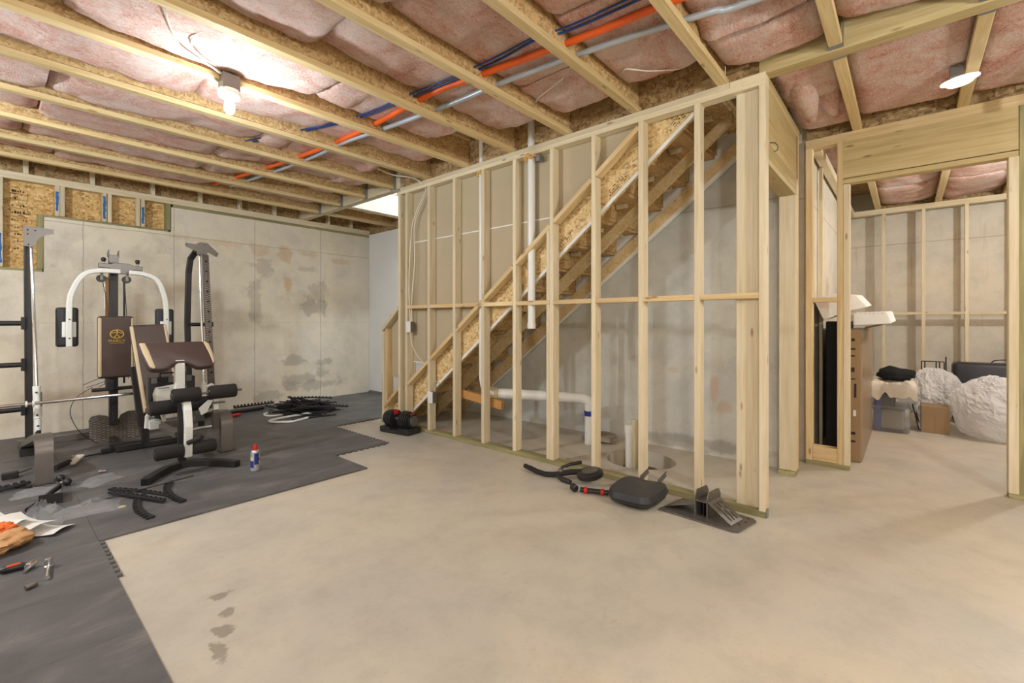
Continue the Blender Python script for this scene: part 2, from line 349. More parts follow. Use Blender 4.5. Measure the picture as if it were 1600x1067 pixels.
plain('orange_pipe', lin(226,96,34), .45, 0, .45, var=.05)
plain('grey_flex', lin(176,184,192), .35, .2, .5)
plain('blue_cable', lin(30,62,120), .4, 0, .5)
plain('white_cable', lin(224,216,200), .5)
plain('galvanised', lin(150,156,162), .35, .85, .5)
plain('blue_paint', lin(58,108,170), .8, var=.25, vscale=30)
plain('ink', lin(52,42,34), .8)
plain('cardboard', lin(150,123,90), .8, var=.06)
plain('foam_white', lin(238,236,232), .85, bump=.1, bscale=120)
plain('blue_label', lin(38,58,140), .4)
plain('yellow_label', lin(232,200,40), .4)
plain('aluminium', lin(196,200,206), .3, .6)
plain('orange_bag', lin(222,108,44), .5)
plain('paper', lin(226,224,216), .8)
plain('paper_bag', lin(198,152,104), .7, var=.12, vscale=12)
plain('beige_cloth', lin(212,204,188), .9, bump=.2, bscale=60)
plain('black_cloth', lin(26,26,28), .9, bump=.2, bscale=60)
plain('dirt', lin(104,78,52), .95, bump=.6, bscale=40, var=.3, vscale=20)
plain('stone', lin(150,140,124), .9, bump=.5, bscale=40)
plain('tan_wood_and_reflection', lin(190,140,80), .6)  # tan of the wood block, also the painted reflection on the tower guide
plain('rust_handle', lin(196,74,38), .45)
def diamond():
    m, N, L, b = nmat('diamond_plate', .45, .5, .5)
    tc = N.new('ShaderNodeTexCoord'); P = tc.outputs['Object']
    outs = []
    for rot in (.785, -.785):
        v = N.new('ShaderNodeTexVoronoi'); v.inputs['Scale'].default_value = 1; v.inputs['Randomness'].default_value = 0
        L.new(mapping(N, L, P, (22, 8, 60), rot=(0, rot, 0)), v.inputs['Vector']); outs.append(v.outputs['Distance'])
    h = mth(N, L, 'MINIMUM', outs[0], outs[1]); r = ramp(N, [(.25, lin(150,140,130)), (.45, lin(92,86,80))]); L.new(h, r.inputs['Fac']); L.new(r.outputs['Color'], b.inputs['Base Color'])
    bp = N.new('ShaderNodeBump'); bp.inputs['Strength'].default_value = .8; bp.inputs['Distance'].default_value = -.006; L.new(h, bp.inputs['Height']); L.new(bp.outputs['Normal'], b.inputs['Normal'])
diamond()
def clear(name, col, rough, trans=.9, thin=True, bump=0, bscale=60, alpha=1):
    m, N, L, b = nmat(name, rough, 0, .6); b.inputs['Base Color'].default_value = col
    b.inputs['Transmission Weight'].default_value = trans; b.inputs['IOR'].default_value = 1.06; b.inputs['Alpha'].default_value = alpha
    if bump:
        tc = N.new('ShaderNodeTexCoord'); n = N.new('ShaderNodeTexVoronoi'); n.inputs['Scale'].default_value = bscale; L.new(tc.outputs['Object'], n.inputs['Vector'])
        bp = N.new('ShaderNodeBump'); bp.inputs['Strength'].default_value = bump; bp.inputs['Distance'].default_value = .01
        L.new(n.outputs['Distance'], bp.inputs['Height']); L.new(bp.outputs['Normal'], b.inputs['Normal'])
clear('clear_bin', (.86,.88,.88,1), .2, .75, alpha=.75)
clear('poly_bag', (.9,.92,.94,1), .12, .7, bump=.5, bscale=18, alpha=.32)
clear('shrink_film', (.85,.88,.92,1), .12, .8, bump=.3, bscale=12, alpha=.35)
clear('bubble_wrap', (.97,.96,.96,1), .08, .3, bump=.6, bscale=60, alpha=.7)
def emit(name, col, st):
    m, N, L, b = nmat(name, .4); b.inputs['Base Color'].default_value = col; b.inputs['Emission Color'].default_value = col; b.inputs['Emission Strength'].default_value = st
emit('lit_bulb', (1,.99,.97,1), 9)
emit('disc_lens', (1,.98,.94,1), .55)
# ================================================================== THE SETTING
XS = 3.16            # face of the stair partition
CZ = 2.77            # underside of the joists
SUB = 3.075          # underside of the subfloor
def ring_floor():
    m = MB(); cx, cy, r, h, n = 3.79, 1.78, .28, .36, 32
    X0, X1, Y0, Y1 = -3.6, 8.6, -3.3, 7.1
    m.add([(X0,Y0,0),(X1,Y0,0),(X1,cy-h,0),(X0,cy-h,0)], [(0,1,2,3)]); m.add([(X0,cy+h,0),(X1,cy+h,0),(X1,Y1,0),(X0,Y1,0)], [(0,1,2,3)])
    m.add([(X0,cy-h,0),(cx-h,cy-h,0),(cx-h,cy+h,0),(X0,cy+h,0)], [(0,1,2,3)]); m.add([(cx+h,cy-h,0),(X1,cy-h,0),(X1,cy+h,0),(cx+h,cy+h,0)], [(0,1,2,3)])
    vs = []
    for i in range(n):
        a = 2*math.pi*i/n; c, s = math.cos(a), math.sin(a); k = h/max(abs(c), abs(s)); rr = r*(1+.03*math.sin(3*a))
        vs += [(cx+c*k, cy+s*k, 0), (cx+c*rr, cy+s*rr*1.05, 0), (cx+c*rr*.97, cy+s*rr, -.16)]
    m.add(vs, [(3*i, 3*((i+1)%n), 3*((i+1)%n)+1, 3*i+1) for i in range(n)] + [(3*i+1, 3*((i+1)%n)+1, 3*((i+1)%n)+2, 3*i+2) for i in range(n)])
    o = m.build('floor', 'floor_conc', weld=True); tag(o, 'bare beige concrete slab floor of the basement', kind='structure')
    d = MB(); d.grid(lambda u, v: (cx+(u-.5)*.62, cy+(v-.5)*.64, -.15+.05*noise.noise((u*6, v*6, 2))), 16, 16)
    d.build('pit_soil', 'dirt', o, smooth=60)
    return o
FLOOR = ring_floor()
# --- concrete walls
wb = MB().prism([(-3.6,6.99,0),(4.55,6.99,0),(4.55,6.99,2.655),(1.53,6.99,2.655),(1.53,6.99,2.34),(.41,6.99,2.34),(.41,6.99,1.75),(-3.6,6.99,1.75)], (0,.22,0)).build('wall_back', 'conc_back')
tag(wb, 'stained poured concrete foundation wall behind the home gym', kind='structure')
wr = MB().box(4.33,4.55,.80,6.99,0,2.70).build('wall_right', 'conc_under'); tag(wr, 'grey poured concrete wall behind the staircase', kind='structure')
ws = MB().prism([(4.715,.66,0),(8.36,.66,0),(8.36,-3.3,0),(8.6,-3.3,0),(8.6,.9,0),(4.715,.9,0)], (0,0,3.07)).build('wall_storeroom', 'conc_store')
tag(ws, 'concrete wall of the storage room behind thin studs', kind='structure')
wl = MB().box(-3.8,-3.6,-3.5,7.2,0,3.1).build('wall_left', 'conc_back'); tag(wl, 'concrete wall behind the viewer on the gym side', kind='structure')
wf = MB().box(-3.8,-.8,-3.5,-3.3,0,3.1).box(2.0,8.6,-3.5,-3.3,0,3.1).box(-.8,2.0,-3.5,-3.3,2.15,3.1).build('wall_front', 'conc_back'); tag(wf, 'concrete wall behind the viewer', kind='structure')  # opening added here to let in the assumed door light
# plates and cripple studs on the back wall
board('top_plate', (-3.6,7.03,2.751), (4.33,7.03,2.751), .089, .038, 'pine', wb)
board('top_plate', (-3.6,7.03,2.713), (4.33,7.03,2.713), .089, .038, 'pine', wb)
board('sill_plate', (1.55,7.035,2.674), (4.33,7.035,2.674), .10, .035, 'treated', wb)
board('sill_plate', (.43,7.04,2.352), (1.50,7.04,2.352), .10, .024, 'treated', wb)
board('sill_plate', (-3.6,7.04,1.764), (.40,7.04,1.764), .10, .026, 'treated', wb)
board('jamb_plate', (.385,7.04,1.78), (.385,7.04,2.36), .12, .045, 'treated', wb, (1,0,0))
board('jamb_plate', (1.50,7.04,2.366), (1.50,7.04,2.69), .12, .045, 'treated', wb, (1,0,0))
MB().box(-3.6,1.53,7.09,7.10,1.75,2.76).build('sheathing', 'osb_gold', wb)
for x, zb, paint in ((.10,1.78,(1.82,2.12)),(.515,2.366,(2.42,2.63)),(.555,2.366,None),(.90,2.366,(2.40,2.66)),(.945,2.366,None),(1.205,2.366,None),(1.25,2.366,(2.40,2.60)),(-.3,1.78,None),(-.7,1.78,None)):
    s_ = board('cripple_stud', (x,7.03,zb), (x,7.03,2.694), .038, .089, 'pine', wb, (0,1,0))
    if paint:
        m = MB(); k = []
        for i in range(9):
            t = i/8; k.append((x-.013+random.uniform(-.004,.004), 6.984, paint[0]+(paint[1]-paint[0])*t))
        for i in range(9):
            t = 1-i/8; k.append((x+.009+random.uniform(-.005,.005), 6.984, paint[0]+(paint[1]-paint[0])*t))
        m.prism(k, (0,.002,0)).build('paint_mark', 'blue_paint', s_)
for i in range(9):       # mill stamp on the sheathing: rows of dark print
    z = 2.58-i*.075
    for j in range(5 if i < 3 else 7):
        if random.random() < .8: MB().box(.18+j*.02, .18+j*.02+random.uniform(.008,.018), 7.0885,7.0895, z, z+random.uniform(.008,.03)).build('stamp_mark', 'ink', wb)
for z0, z1 in ((2.50,2.56),(2.36,2.41)):
    for a in ((.17,.30,z1,z1+.003),(.17,.30,z0,z0+.003),(.17,.173,z0,z1),(.297,.30,z0,z1)): MB().box(a[0],a[1],7.0885,7.0895,a[2],a[3]).build('stamp_mark','ink',wb)
# pale painted drywall return in the far corner
wd = MB().box(4.316,4.329,4.95,6.985,.03,2.70).build('wall_corner', 'drywall_white'); tag(wd, 'pale grey drywall panel in the far corner past the half wall', kind='structure')
# ------------------------------------------------------------------ ceiling: subfloor, joists, beams, batts
m = MB()
m.box(-3.6,3.26,-3.3,7.2,SUB,SUB+.02).box(3.26,4.55,5.72,7.2,SUB,SUB+.02).box(3.26,8.6,-3.3,1.0,SUB,SUB+.02)
ce = m.build('ceiling', 'osb'); tag(ce, 'open ceiling of wooden joists stuffed with pink insulation', kind='structure')
MB().box(4.56,4.70,.78,.9,0,SUB).build('corner_infill','osb_rim',ws)
def joist(y, x0, x1, hanger=None):
    w = MB().box(x0,x1,y-.006,y+.006,CZ+.03,SUB-.03); j = w.build('joist', 'osb', ce)
    for nm, z in (('bottom_flange', CZ+.019), ('top_flange', SUB-.02)): board(nm, (x0,y,z), (x1,y,z), .064, .038, 'flange', j)
    if hanger is not None:
        h = MB(); x = hanger
        h.box(x-.035,x,y-.036,y-.0335,CZ-.002,CZ+.24).box(x-.035,x,y+.0335,y+.036,CZ-.002,CZ+.24).box(x-.035,x,y-.036,y+.036,CZ-.0035,CZ-.001)
        h.build('joist_hanger','galvanised',j)
YJ = [.306+.6096*k for k in range(-6, 11)]
for y in YJ:
    flush = y > 4.5 or y < .66
    joist(y, -3.6, 3.165 if flush else 3.20, 3.16 if flush else None)
    if y < .66: joist(y, 3.268, 4.63, 3.30); joist(y, 4.70, 8.34)
    if y > 5.6: joist(y, 3.25, 4.36)
# beams and rim panels
board('beam', (3.2075,4.46,CZ+.15), (3.2075,6.99,CZ+.15), .09, .30, 'pine', ce)
board('beam', (3.216,-3.3,CZ+.135), (3.216,.70,CZ+.135), .095, .29, 'header', ce)
board('trimmer', (3.25,5.71,CZ+.15), (4.33,5.71,CZ+.15), .038, .30, 'white_paint', ce)
MB().box(4.36,4.375,5.70,7.09,2.70,SUB).build('rim_panel','osb_rim',ce)
for a, b in zip(YJ, YJ[1:]):
    if .6 < a < 4.3: MB().box(3.205,3.22,a,min(b,4.5),CZ,SUB).build('rim_panel','osb_rim',ce)
    if b < .8: MB().box(4.665,4.68,a,b,CZ,SUB).build('rim_panel','osb_rim',ce); MB().box(8.32,8.335,a,b,CZ,SUB).build('rim_panel','osb_rim',ce)
MB().box(4.665,4.68,.314,.66,CZ,SUB).build('rim_panel','osb_rim',ce)
MB().box(3.205,3.22,.70,.908,CZ,SUB).build('rim_panel','osb_rim',ce)
MB().box(3.17,3.205,.40,.66,CZ+.04,SUB-.01).build('beam_packer','header',ce)
MB().box(-3.6,4.4,7.075,7.09,CZ,SUB).build('rim_panel','osb_rim',ce)
for x in (-.75,-.2,.28,.80,1.35,1.85,2.32,2.78,3.18,3.6,4.0): board('squash_block', (x,7.03,CZ), (x,7.03,SUB), .04, .075, 'pine', ce, (0,1,0))
def batt(x0, x1, ya, yb, zc=2.905, sag=.035, seed=0, amp=.02, keep=True):
    L = x1-x0; nx = max(8, int(L/.045)); ny = 14
    def fn(u, v):
        x = x0+L*u; y = ya+.010+(yb-ya-.020)*v; e = 2*abs(v-.5); eu = 2*abs(u-.5)
        z = zc - sag*(1-e**2) + .045*e**8 + .03*eu**18 + .028*noise.noise((x*.9, y*1.1, seed+31)) + amp*1.5*noise.noise((x*2.1, y*2.3, seed)) + amp*.9*noise.noise((x*6, y*6, seed+5)) + amp*.35*noise.noise((x*18, y*18, seed+9))
        if x > 2.72 and y < .95: z -= .05
        if y > 2.75 and x < 1.85: z -= .05*min(1, (1.85-x)*2.5)*(.75+.9*noise.noise((x*.8, y*1.3, 77)))
        if keep and 1.85 < x < 2.65: z = max(z, 2.885-.012*noise.noise((x*9,y*9,3)))
        return (x, y, min(max(z, CZ+.045), SUB-.012))
    m = MB().grid(fn, nx, ny)
    n = ny+1
    rim = [i*n for i in range(nx+1)] + [nx*n+j for j in range(1, n)] + [i*n+ny for i in range(nx-1, -1, -1)] + [j for j in range(ny-1, 0, -1)]
    k = len(m.v); m.v += [(m.v[i][0], m.v[i][1], SUB-.004) for i in rim]; q = len(rim)
    m.f += [(rim[i], rim[(i+1)%q], k+(i+1)%q, k+i) for i in range(q)] + [tuple(range(k, k+q))]
    return m.build('insulation_batt', 'insulation', ce, smooth=70)
sd = 0
for a, b in zip(YJ, YJ[1:]):
    if b < -2.6: continue
    x = -3.5 + random.uniform(0,.5); end = 2.98 if a > .6 else 3.12
    while x < end-.3:
        x1 = min(end+random.uniform(-.06,.06), x+random.uniform(1.05,1.4)); sd += 7
        batt(x, x1-.012, a, b, 2.882+random.uniform(-.03,.02), .022, sd); x = x1
    if b < .8:
        batt(3.30, 4.55 if a < -.4 else 4.50, a, b, 2.852, .02, sd+3, .022); sd += 7
        x = 4.74
        while x < 8.1: batt(x, min(8.28, x+1.22)-.012, a, b, 2.90, .03, sd+5); sd += 7; x += 1.22
    if a > 5.6: batt(3.30, 4.3, a, b, 2.93, .03, sd+11)
batt(3.30,4.5,.306,.70,2.88,.04,401,.045); batt(4.74,6.2,.306,.64,2.86,.06,411,.04); batt(-3.5,3.0,6.402,7.0,2.98,.0,423,.01)
def tuft(path, rad, sc, seed):    # a loose hanging lobe of batt
    m = MB().tube(path, rad, 14, sc)
    m.v = [tuple(Vector(p)+Vector((noise.noise((p[0]*7,p[1]*7,p[2]*7+seed)), noise.noise((p[0]*7,p[1]*7,p[2]*7+seed+3)), noise.noise((p[0]*7,p[1]*7,p[2]*7+seed+6))))*.035) for p in m.v]
    m.build('insulation_batt', 'insulation', ce, smooth=70)
tuft([(3.36,.52,2.98),(3.5,.54,2.90),(3.75,.55,2.86),(4.0,.56,2.84),(4.2,.55,2.80)], .085, [.7,1,1.1,1,.5], 3)
tuft([(3.9,.40,2.98),(4.0,.42,2.88),(4.2,.45,2.86),(4.38,.42,2.84)], .075, [.8,1,1,.5], 9)
tuft([(5.0,.45,2.92),(5.05,.42,2.7),(5.1,.42,2.5),(5.1,.42,2.32)], .06, [1,1,.8,.3], 15)
# ------------------------------------------------------------------ stair partition (open studs)
wt = structure('wall_stair', 'open pine stud wall in front of the staircase')
XM = XS+.0445
def stud(parent, y, z0, z1, x=XM, mat='pine', name='stud'): return board(name, (x,y,z0), (x,y,z1), .038, .089, mat, parent, (1,0,0))
board('bottom_plate', (XM,.663,.019), (XM,4.84,.019), .089, .038, 'treated', wt)
board('top_plate', (XM,.663,2.713), (XM,4.52,2.713), .089, .038, 'pine', wt)
board('top_plate', (XM,.663,2.751), (XM,.87,2.751), .089, .038, 'pine', wt)
board('top_plate', (XM,.873,2.751), (XM,4.46,2.751), .089, .038, 'pine', wt)
YS = [4.345,3.941,3.530,3.116,2.714,2.294,1.885,1.485,1.079]
for y in [4.481]+YS: stud(wt, y, .038, 2.694)
stud(wt, .682, .038, 2.694)                                   # corner stud
board('stud', (3.228,.774,.038), (3.228,.774,2.694), .14, .038, 'pine', wt, (1,0,0))
stud(wt, 2.334, .038, 2.05, XM+.006)
ends = [4.345,3.941,3.530,3.116,2.714,2.294,1.885,1.485,1.079,.682]
for a, b in zip(ends, ends[1:]): board('blocking', (XM,b+.019,1.383), (XM,a-.019,1.383), .089, .038, 'pine_rail', wt)
DG = lambda y: .50 + .7633*(4.33-y)
for a, b in zip([4.481]+YS[:7], YS[:8]):
    if a > 4.4: continue
    board('raked_blocking', (XM,a-.019,DG(a-.019)-.0), (XM,b+.019,DG(b+.019)-.0), .089, .038, 'pine_rail', wt)
# half wall at the foot of the stair
stud(wt, 4.811, .038, 1.10); stud(wt, 4.77, .038, 1.13, XM+.02, 'pine_rail')
board('raked_cap', (XM,4.845,1.115), (XM,4.50,1.385), .089, .038, 'pine', wt)
board('raked_blocking', (XM,4.79,.19), (XM,4.50,.44), .089, .038, 'pine_rail', wt)
board('stud', (XM+.10,4.62,.038), (XM+.10,4.62,1.25), .038, .14, 'pine_rail', wt, (0,1,0))
# drywall on the stair side, seen from behind
SL = .777
LB = lambda y: .22 + SL*(4.28-y)          # underside of the stringers
def panel(y0, y1, z0, z1, nm='drywall_panel'):   # clipped to lie above the stair line
    lo = lambda y: max(z0, LB(y)+.36)
    n = 12; pts = []
    for i in range(n+1):
        y = y0+(y1-y0)*i/n
        if lo(y) < z1: pts.append((3.252, y, lo(y)))
    if len(pts) < 2: return
    top = [(3.252, p[1], z1) for p in reversed(pts)]
    MB().prism(pts+top, (.0115,0,0)).build(nm, 'drywall_back', wt)
panel(4.50,4.10,.76,2.125); panel(4.80,4.51,.55,1.30); panel(4.50,4.30,.40,.752); panel(4.095,2.36,.76,2.125); panel(2.355,1.3,.9,2.125)
panel(4.50,3.52,2.133,2.72); panel(3.515,2.30,2.133,2.72); panel(2.295,1.35,2.133,2.72)
for y0, y1 in ((4.32,3.96),(3.92,3.55),(3.51,3.14),(3.10,2.74),(2.69,2.32)): MB().box(3.247,3.2525,y1,y0,2.124,2.136).build('joint_compound','compound',wt)
MB().box(3.247,3.2525,4.14,4.46,.750,.760).build('joint_compound','compound',wt)
# ------------------------------------------------------------------ return wall with door header at the end of the stair
wn = structure('wall_return', 'framed end wall with a solid wood header beside the stair partition')
YR = .663; YRc = YR+.058
board('top_plate', (XS+.09,YRc,2.751), (4.34,YRc,2.751), .115, .038, 'header', wn)
board('top_plate', (XS+.09,YRc,2.713), (4.34,YRc,2.713), .115, .038, 'header', wn)
board('header', (3.253,YRc,2.52), (4.25,YRc,2.52), .115, .345, 'header', wn)
board('header', (3.253,YRc,2.30), (4.17,YRc,2.30), .115, .09, 'header', wn)
board('header', (3.253,YRc,2.235), (4.17,YRc,2.235), .115, .038, 'header', wn)
board('jack_stud', (4.19,YRc,.04), (4.19,YRc,2.216), .038, .115, 'pine', wn, (0,1,0))
board('king_stud', (4.285,YRc,.04), (4.285,YRc,2.694), .038, .115, 'pine_rail', wn, (0,1,0))
board('jack_stud', (4.238,YRc,.04), (4.238,YRc,2.694), .038, .115, 'pine', wn, (0,1,0))
board('bottom_plate', (4.15,YRc,.019), (4.32,YRc,.019), .115, .036, 'treated', wn)
MB().box(3.165,3.21,.655,.662,.0,.05).build('plate_strap','galvanised',wn)
hk = MB().tube([(3.28,YR,2.36),(3.28,YR-.03,2.352),(3.285,YR-.045,2.33),(3.29,YR-.04,2.305),(3.29,YR-.02,2.30)], .004, 6)
hk.build('hook', 'dark_grey_metal', wn, smooth=60)
# ------------------------------------------------------------------ partition to the storage room
wp = structure('wall_partition', 'framed partition with a wide doorway into the storage room')
XP = 4.62; XPm = XP+.0445
for z in (2.713, 2.751): board('top_plate', (XPm,.66,z), (XPm,-3.3,z), .089, .038, 'pine_rail', wp)
for y in (.637,): board('stud', (XPm,y,.038), (XPm,y,2.694), .05, .089, 'pine_rail', wp, (1,0,0))
board('king_stud', (XPm,.420,.038), (XPm,.420,2.694), .040, .089, 'pine_rail', wp, (1,0,0))
board('jack_stud', (XPm,.377,.038), (XPm,.377,2.345), .044, .089, 'pine', wp, (1,0,0))
board('header', (XPm,.40,2.545), (XPm,-.575,2.545), .087, .30, 'header', wp)
board('header_sill', (XPm,.40,2.370), (XPm,-.575,2.370), .089, .038, 'header', wp)
board('jack_stud', (XPm,-.553,.038), (XPm,-.553,2.350), .05, .089, 'pine', wp, (1,0,0))
board('king_stud', (XPm,-.603,.038), (XPm,-.603,2.694), .05, .089, 'treated', wp, (1,0,0))
board('blocking', (XPm,.44,1.40), (XPm,.61,1.40), .089, .038, 'pine_rail', wp)
board('blocking', (XPm,.44,.10), (XPm,.61,.10), .089, .12, 'pine_rail', wp)
board('bottom_plate', (XPm,.355,.019), (XPm,.66,.019), .089, .038, 'treated', wp)
board('bottom_plate', (XPm,-3.3,.019), (XPm,-.53,.019), .089, .038, 'treated', wp)
for y in (-1.0,-1.41,-1.82,-2.22,-2.63,-3.04): board('stud', (XPm,y,.038), (XPm,y,2.694), .038, .089, 'pine', wp, (1,0,0))
# ------------------------------------------------------------------ furring wall in the storage room
wx = structure('wall_furring', 'thin pine stud wall in front of storage room concrete')
XF = 8.13
board('top_plate', (XF,.64,2.735), (XF,-3.3,2.735), .089, .07, 'pine', wx)
board('bottom_plate', (XF,.64,.019), (XF,-3.3,.019), .089, .038, 'treated', wx)
ys = [.245-.4064*i for i in range(9)]
for y in ys: board('stud', (XF,y,.038), (XF,y,2.70), .038, .089, 'pine', wx, (1,0,0))
for a, b in zip([.65]+ys, ys): board('blocking', (XF,b+.019,1.325), (XF,a-.019,1.325), .089, .036, 'pine', wx)
board('top_plate', (4.75,.60,2.735), (8.08,.60,2.735), .07, .07, 'pine', wx)
for x in (5.3,): board('furring_strip', (x,.63,.02), (x,.63,2.70), .03, .04, 'pine', wx, (1,0,0))
# ------------------------------------------------------------------ landing above the stair: white shaft
wu = MB(); wu.box(3.20,3.25,1.0,5.72,SUB+.02,5.4).box(4.33,4.38,1.0,5.72,2.71,5.4).box(3.2,4.38,.95,1.0,SUB+.02,5.4).box(3.2,4.38,5.72,5.77,SUB+.02,5.4).box(3.2,4.38,.95,5.77,5.4,5.45)
tag(wu.build('wall_stairwell','white_paint'), 'white painted stairwell above the basement stair', kind='structure')
dr = structure('assumed_door_1', 'assumed glazed door behind the viewer, added for light', (.6,-3.4,0))  # assumed door, unseen, added as the source of the cool floor sheen
for x in (-.77,-.03,.03+.57,1.23,1.97): board('assumed_door_stile', (x,-3.4,0), (x,-3.4,2.15), .06, .05, 'white_paint', dr, (0,1,0))
for z in (.03,2.12): board('assumed_door_rail', (-.8,-3.4,z), (2.0,-3.4,z), .05, .06, 'white_paint', dr)
# ================================================================== STAIRCASE
st = thing('staircase', 'bare wooden staircase rising behind the open stud wall', 'stairs', (3.77,4.78,0))
RUN, RISE, Y0S = .2484, .193, 4.78
def stringer(x, th, depth, mat, y0=4.80, y1=1.02, nm='stringer'):
    yb = 4.28+.22/SL
    pts = [(x,yb,0),(x,y0,0),(x,y0,max(.1,LB(y0)+depth)),(x,y1+.0,LB(y1)+depth),(x,y1,LB(y1))]
    return MB().prism(pts, (th,0,0)).build(nm, mat, st)
nearst = stringer(3.266,.034,.36,'stringer_osb')
stringer(3.76,.036,.092,'pine_rail',4.66); stringer(4.25,.036,.092,'pine_rail',4.66)
# pale trim along the lower edge of the near stringer and on the wall side
d = Vector((0,-1,SL)).normalized(); nrm = Vector((0,SL,1)).normalized()
MB().rtube([V(3.262,4.50,LB(4.50)+.012), V(3.262,1.02,LB(1.02)+.012)], .012, .026, nrm).build('edge_trim','white_paint',st)
MB().prism([(4.288,4.40,LB(4.40)-.02),(4.288,4.5,LB(4.5)+.3),(4.288,1.02,LB(1.02)+.30),(4.288,1.02,LB(1.02)-.05)], (.013,0,0)).build('skirt_panel','white_paint',st)
for k in range(15):
    zt = RISE*(k+1); ya = Y0S-RUN*k+.022; yb = Y0S-RUN*(k+1)
    MB().box(3.302,4.285,yb,ya,zt-.028,zt).build('tread','stair_wood' if k % 2 else 'osb',st)
for k in range(16):
    z0 = RISE*k; y = Y0S-RUN*k
    MB().box(3.302,4.285,y-.018,y,z0,z0+RISE-.029).build('riser','osb',st)
for k in range(2,15):
    y = Y0S-RUN*k-.03
    for x in (3.805, 4.20): board('cleat', (x,y-.1,RISE*(k+1)-.048), (x,y,RISE*(k+1)-.048), .036, .038, 'pine', st)
for k in range(3,14):             # printed mill marks on the near stringer
    if k % 2: continue
    y = 4.30-.25*k
    mk = MB()
    for r in range(3):
        for j in range(16):
            if random.random() < .3: continue
            yy = y-j*.010; p = V(3.2652, yy, LB(yy)+.07+r*.024)
            mk.obox(p, (.0006,0,0), d*random.uniform(.002,.0045), nrm*random.uniform(.003,.006))
    tag(mk.build('mill_stamp','ink',nearst), kind='stuff')
board('support_post', (4.0,2.36,0), (4.0,2.36,LB(2.36)), .038, .089, 'pine', st, (1,0,0))
# ================================================================== PIPES, CABLES, LIGHT FITTINGS
p = thing('vent_pipe', 'white plastic pipe with an open lower end hanging between studs', 'pipe', (3.205,2.545,1.16))
MB().tube([(3.205,2.545,1.16),(3.205,2.545,3.05)], .034, 18).build('pipe','pvc',p,smooth=40)
MB().lathe((3.205,2.545,1.155), [(.030,0),(.038,0),(.038,.05),(.034,.052)], n=18).build('coupling','pvc',p,smooth=40)
def foam(x, y, z, parent, r=.05):
    m = MB()
    for i in range(14):
        a = i*2*math.pi/14; m.sphere((x+math.cos(a)*r, y+math.sin(a)*r, z+random.uniform(-.012,.012)), random.uniform(.014,.022), 8)
    m.build('foam_collar','spray_foam',parent,smooth=60)
foam(3.205,2.545,2.682,p)
p = thing('drain_pipe', 'white plastic drain running down the wall and along under the stairs', 'pipe', (3.28,3.20,.45))
MB().tube([(3.22,3.185,3.05),(3.22,3.185,.66),(3.225,3.17,.58),(3.25,3.14,.53),(3.30,3.10,.505)], .028, 16).build('pipe','pvc',p,smooth=40)
foam(3.22,3.185,2.682,p,.036)
MB().tube([(3.27,3.22,.505),(3.36,3.10,.50)], .062, 18).build('coupling','pvc_tan',p,smooth=40)
MB().tube([(3.36,3.10,.50),(3.86,2.50,.457),(3.90,2.45,.452),(3.925,2.42,.437),(3.942,2.402,.41),(3.95,2.395,.37),(3.95,2.395,.0)], .052, 18).build('pipe','pvc',p,smooth=40)
MB().lathe((3.95,2.395,.28), [(.053,0),(.0545,.0),(.0545,.05),(.053,.05)], n=18).build('purple_primer','blue_label',p,smooth=40)
tag(board('pipe_support', (3.29,3.60,.47), (3.30,2.98,.40), .04, .085, 'tan_wood_and_reflection', None), 'orange tinted wood block propped under the white drain pipe', 'board')
p = thing('sump_pipe', 'white pipe stub standing in the round floor pit', 'pipe', (3.60,1.80,-.12))
MB().tube([(3.60,1.80,-.14),(3.60,1.80,.30)], .026, 16).build('pipe','pvc',p,smooth=40)
MB().lathe((3.60,1.80,.27), [(.026,0),(.033,0),(.033,.065),(.026,.067)], n=16).build('cap','pvc',p,smooth=40)
tag(MB().tube([(3.72,1.80,-.14),(3.72,1.80,.36)], .030, 16).build('sump_pipe','pvc_tan',smooth=40), 'tan pipe stub behind the white one in the floor pit', 'pipe')
def rock(c, s, seed, mat, name, lab, cat):
    m = MB().sphere((0,0,0), 1, 14)
    m.v = [(c[0]+s[0]*max(-.75,min(.75,a))*(1+.2*noise.noise((a*2,b*2,e*2+seed))), c[1]+s[1]*max(-.75,min(.75,b))*(1+.2*noise.noise((a*2,b*2,e*2+seed+4))), c[2]+s[2]*max(-.7,min(.7,e))) for a,b,e in m.v]
    return tag(m.build(name, mat, smooth=40), lab, cat)
rock((4.13,2.38,.035),(.16,.22,.05),3,'stone','concrete_chunk','rough broken slab of concrete on the floor under the stairs','stone')
def conduit(name, lab, pts, r, mat, n=8, ribs=0):
    return tag(MB().tube(spline(pts), r, n).build(name, mat, smooth=60), lab, 'trim' if name == 'trim_curl' else 'cable' if r < .012 else 'conduit')
def spline(pts):                               # smooth curve through points
    t = []
    P = [Vector(q) for q in pts]; P = [P[0]*2-P[1]] + P + [P[-1]*2-P[-2]]
    for i in range(1, len(P)-2):
        for k in range(6):
            s = k/6; a,b,c_,d_ = P[i-1],P[i],P[i+1],P[i+2]
            t.append(.5*((2*b)+(c_-a)*s+(2*a-5*b+4*c_-d_)*s*s+(3*b-a-3*c_+d_)*s**3))
    t.append(P[-2])
    return t
conduit('flexible_conduit','bright orange flexible conduit threaded through the ceiling joists',[(2.42,-3.0,2.86),(2.36,0,2.86),(2.29,1.09,2.862),(2.25,1.46,2.858),(2.15,2.23,2.862),(2.11,2.6,2.865),(2.12,3.26,2.86),(2.12,3.77,2.865),(2.06,4.49,2.86),(1.96,5.24,2.862),(1.8,6.3,2.87)],.021,'orange_pipe',12)
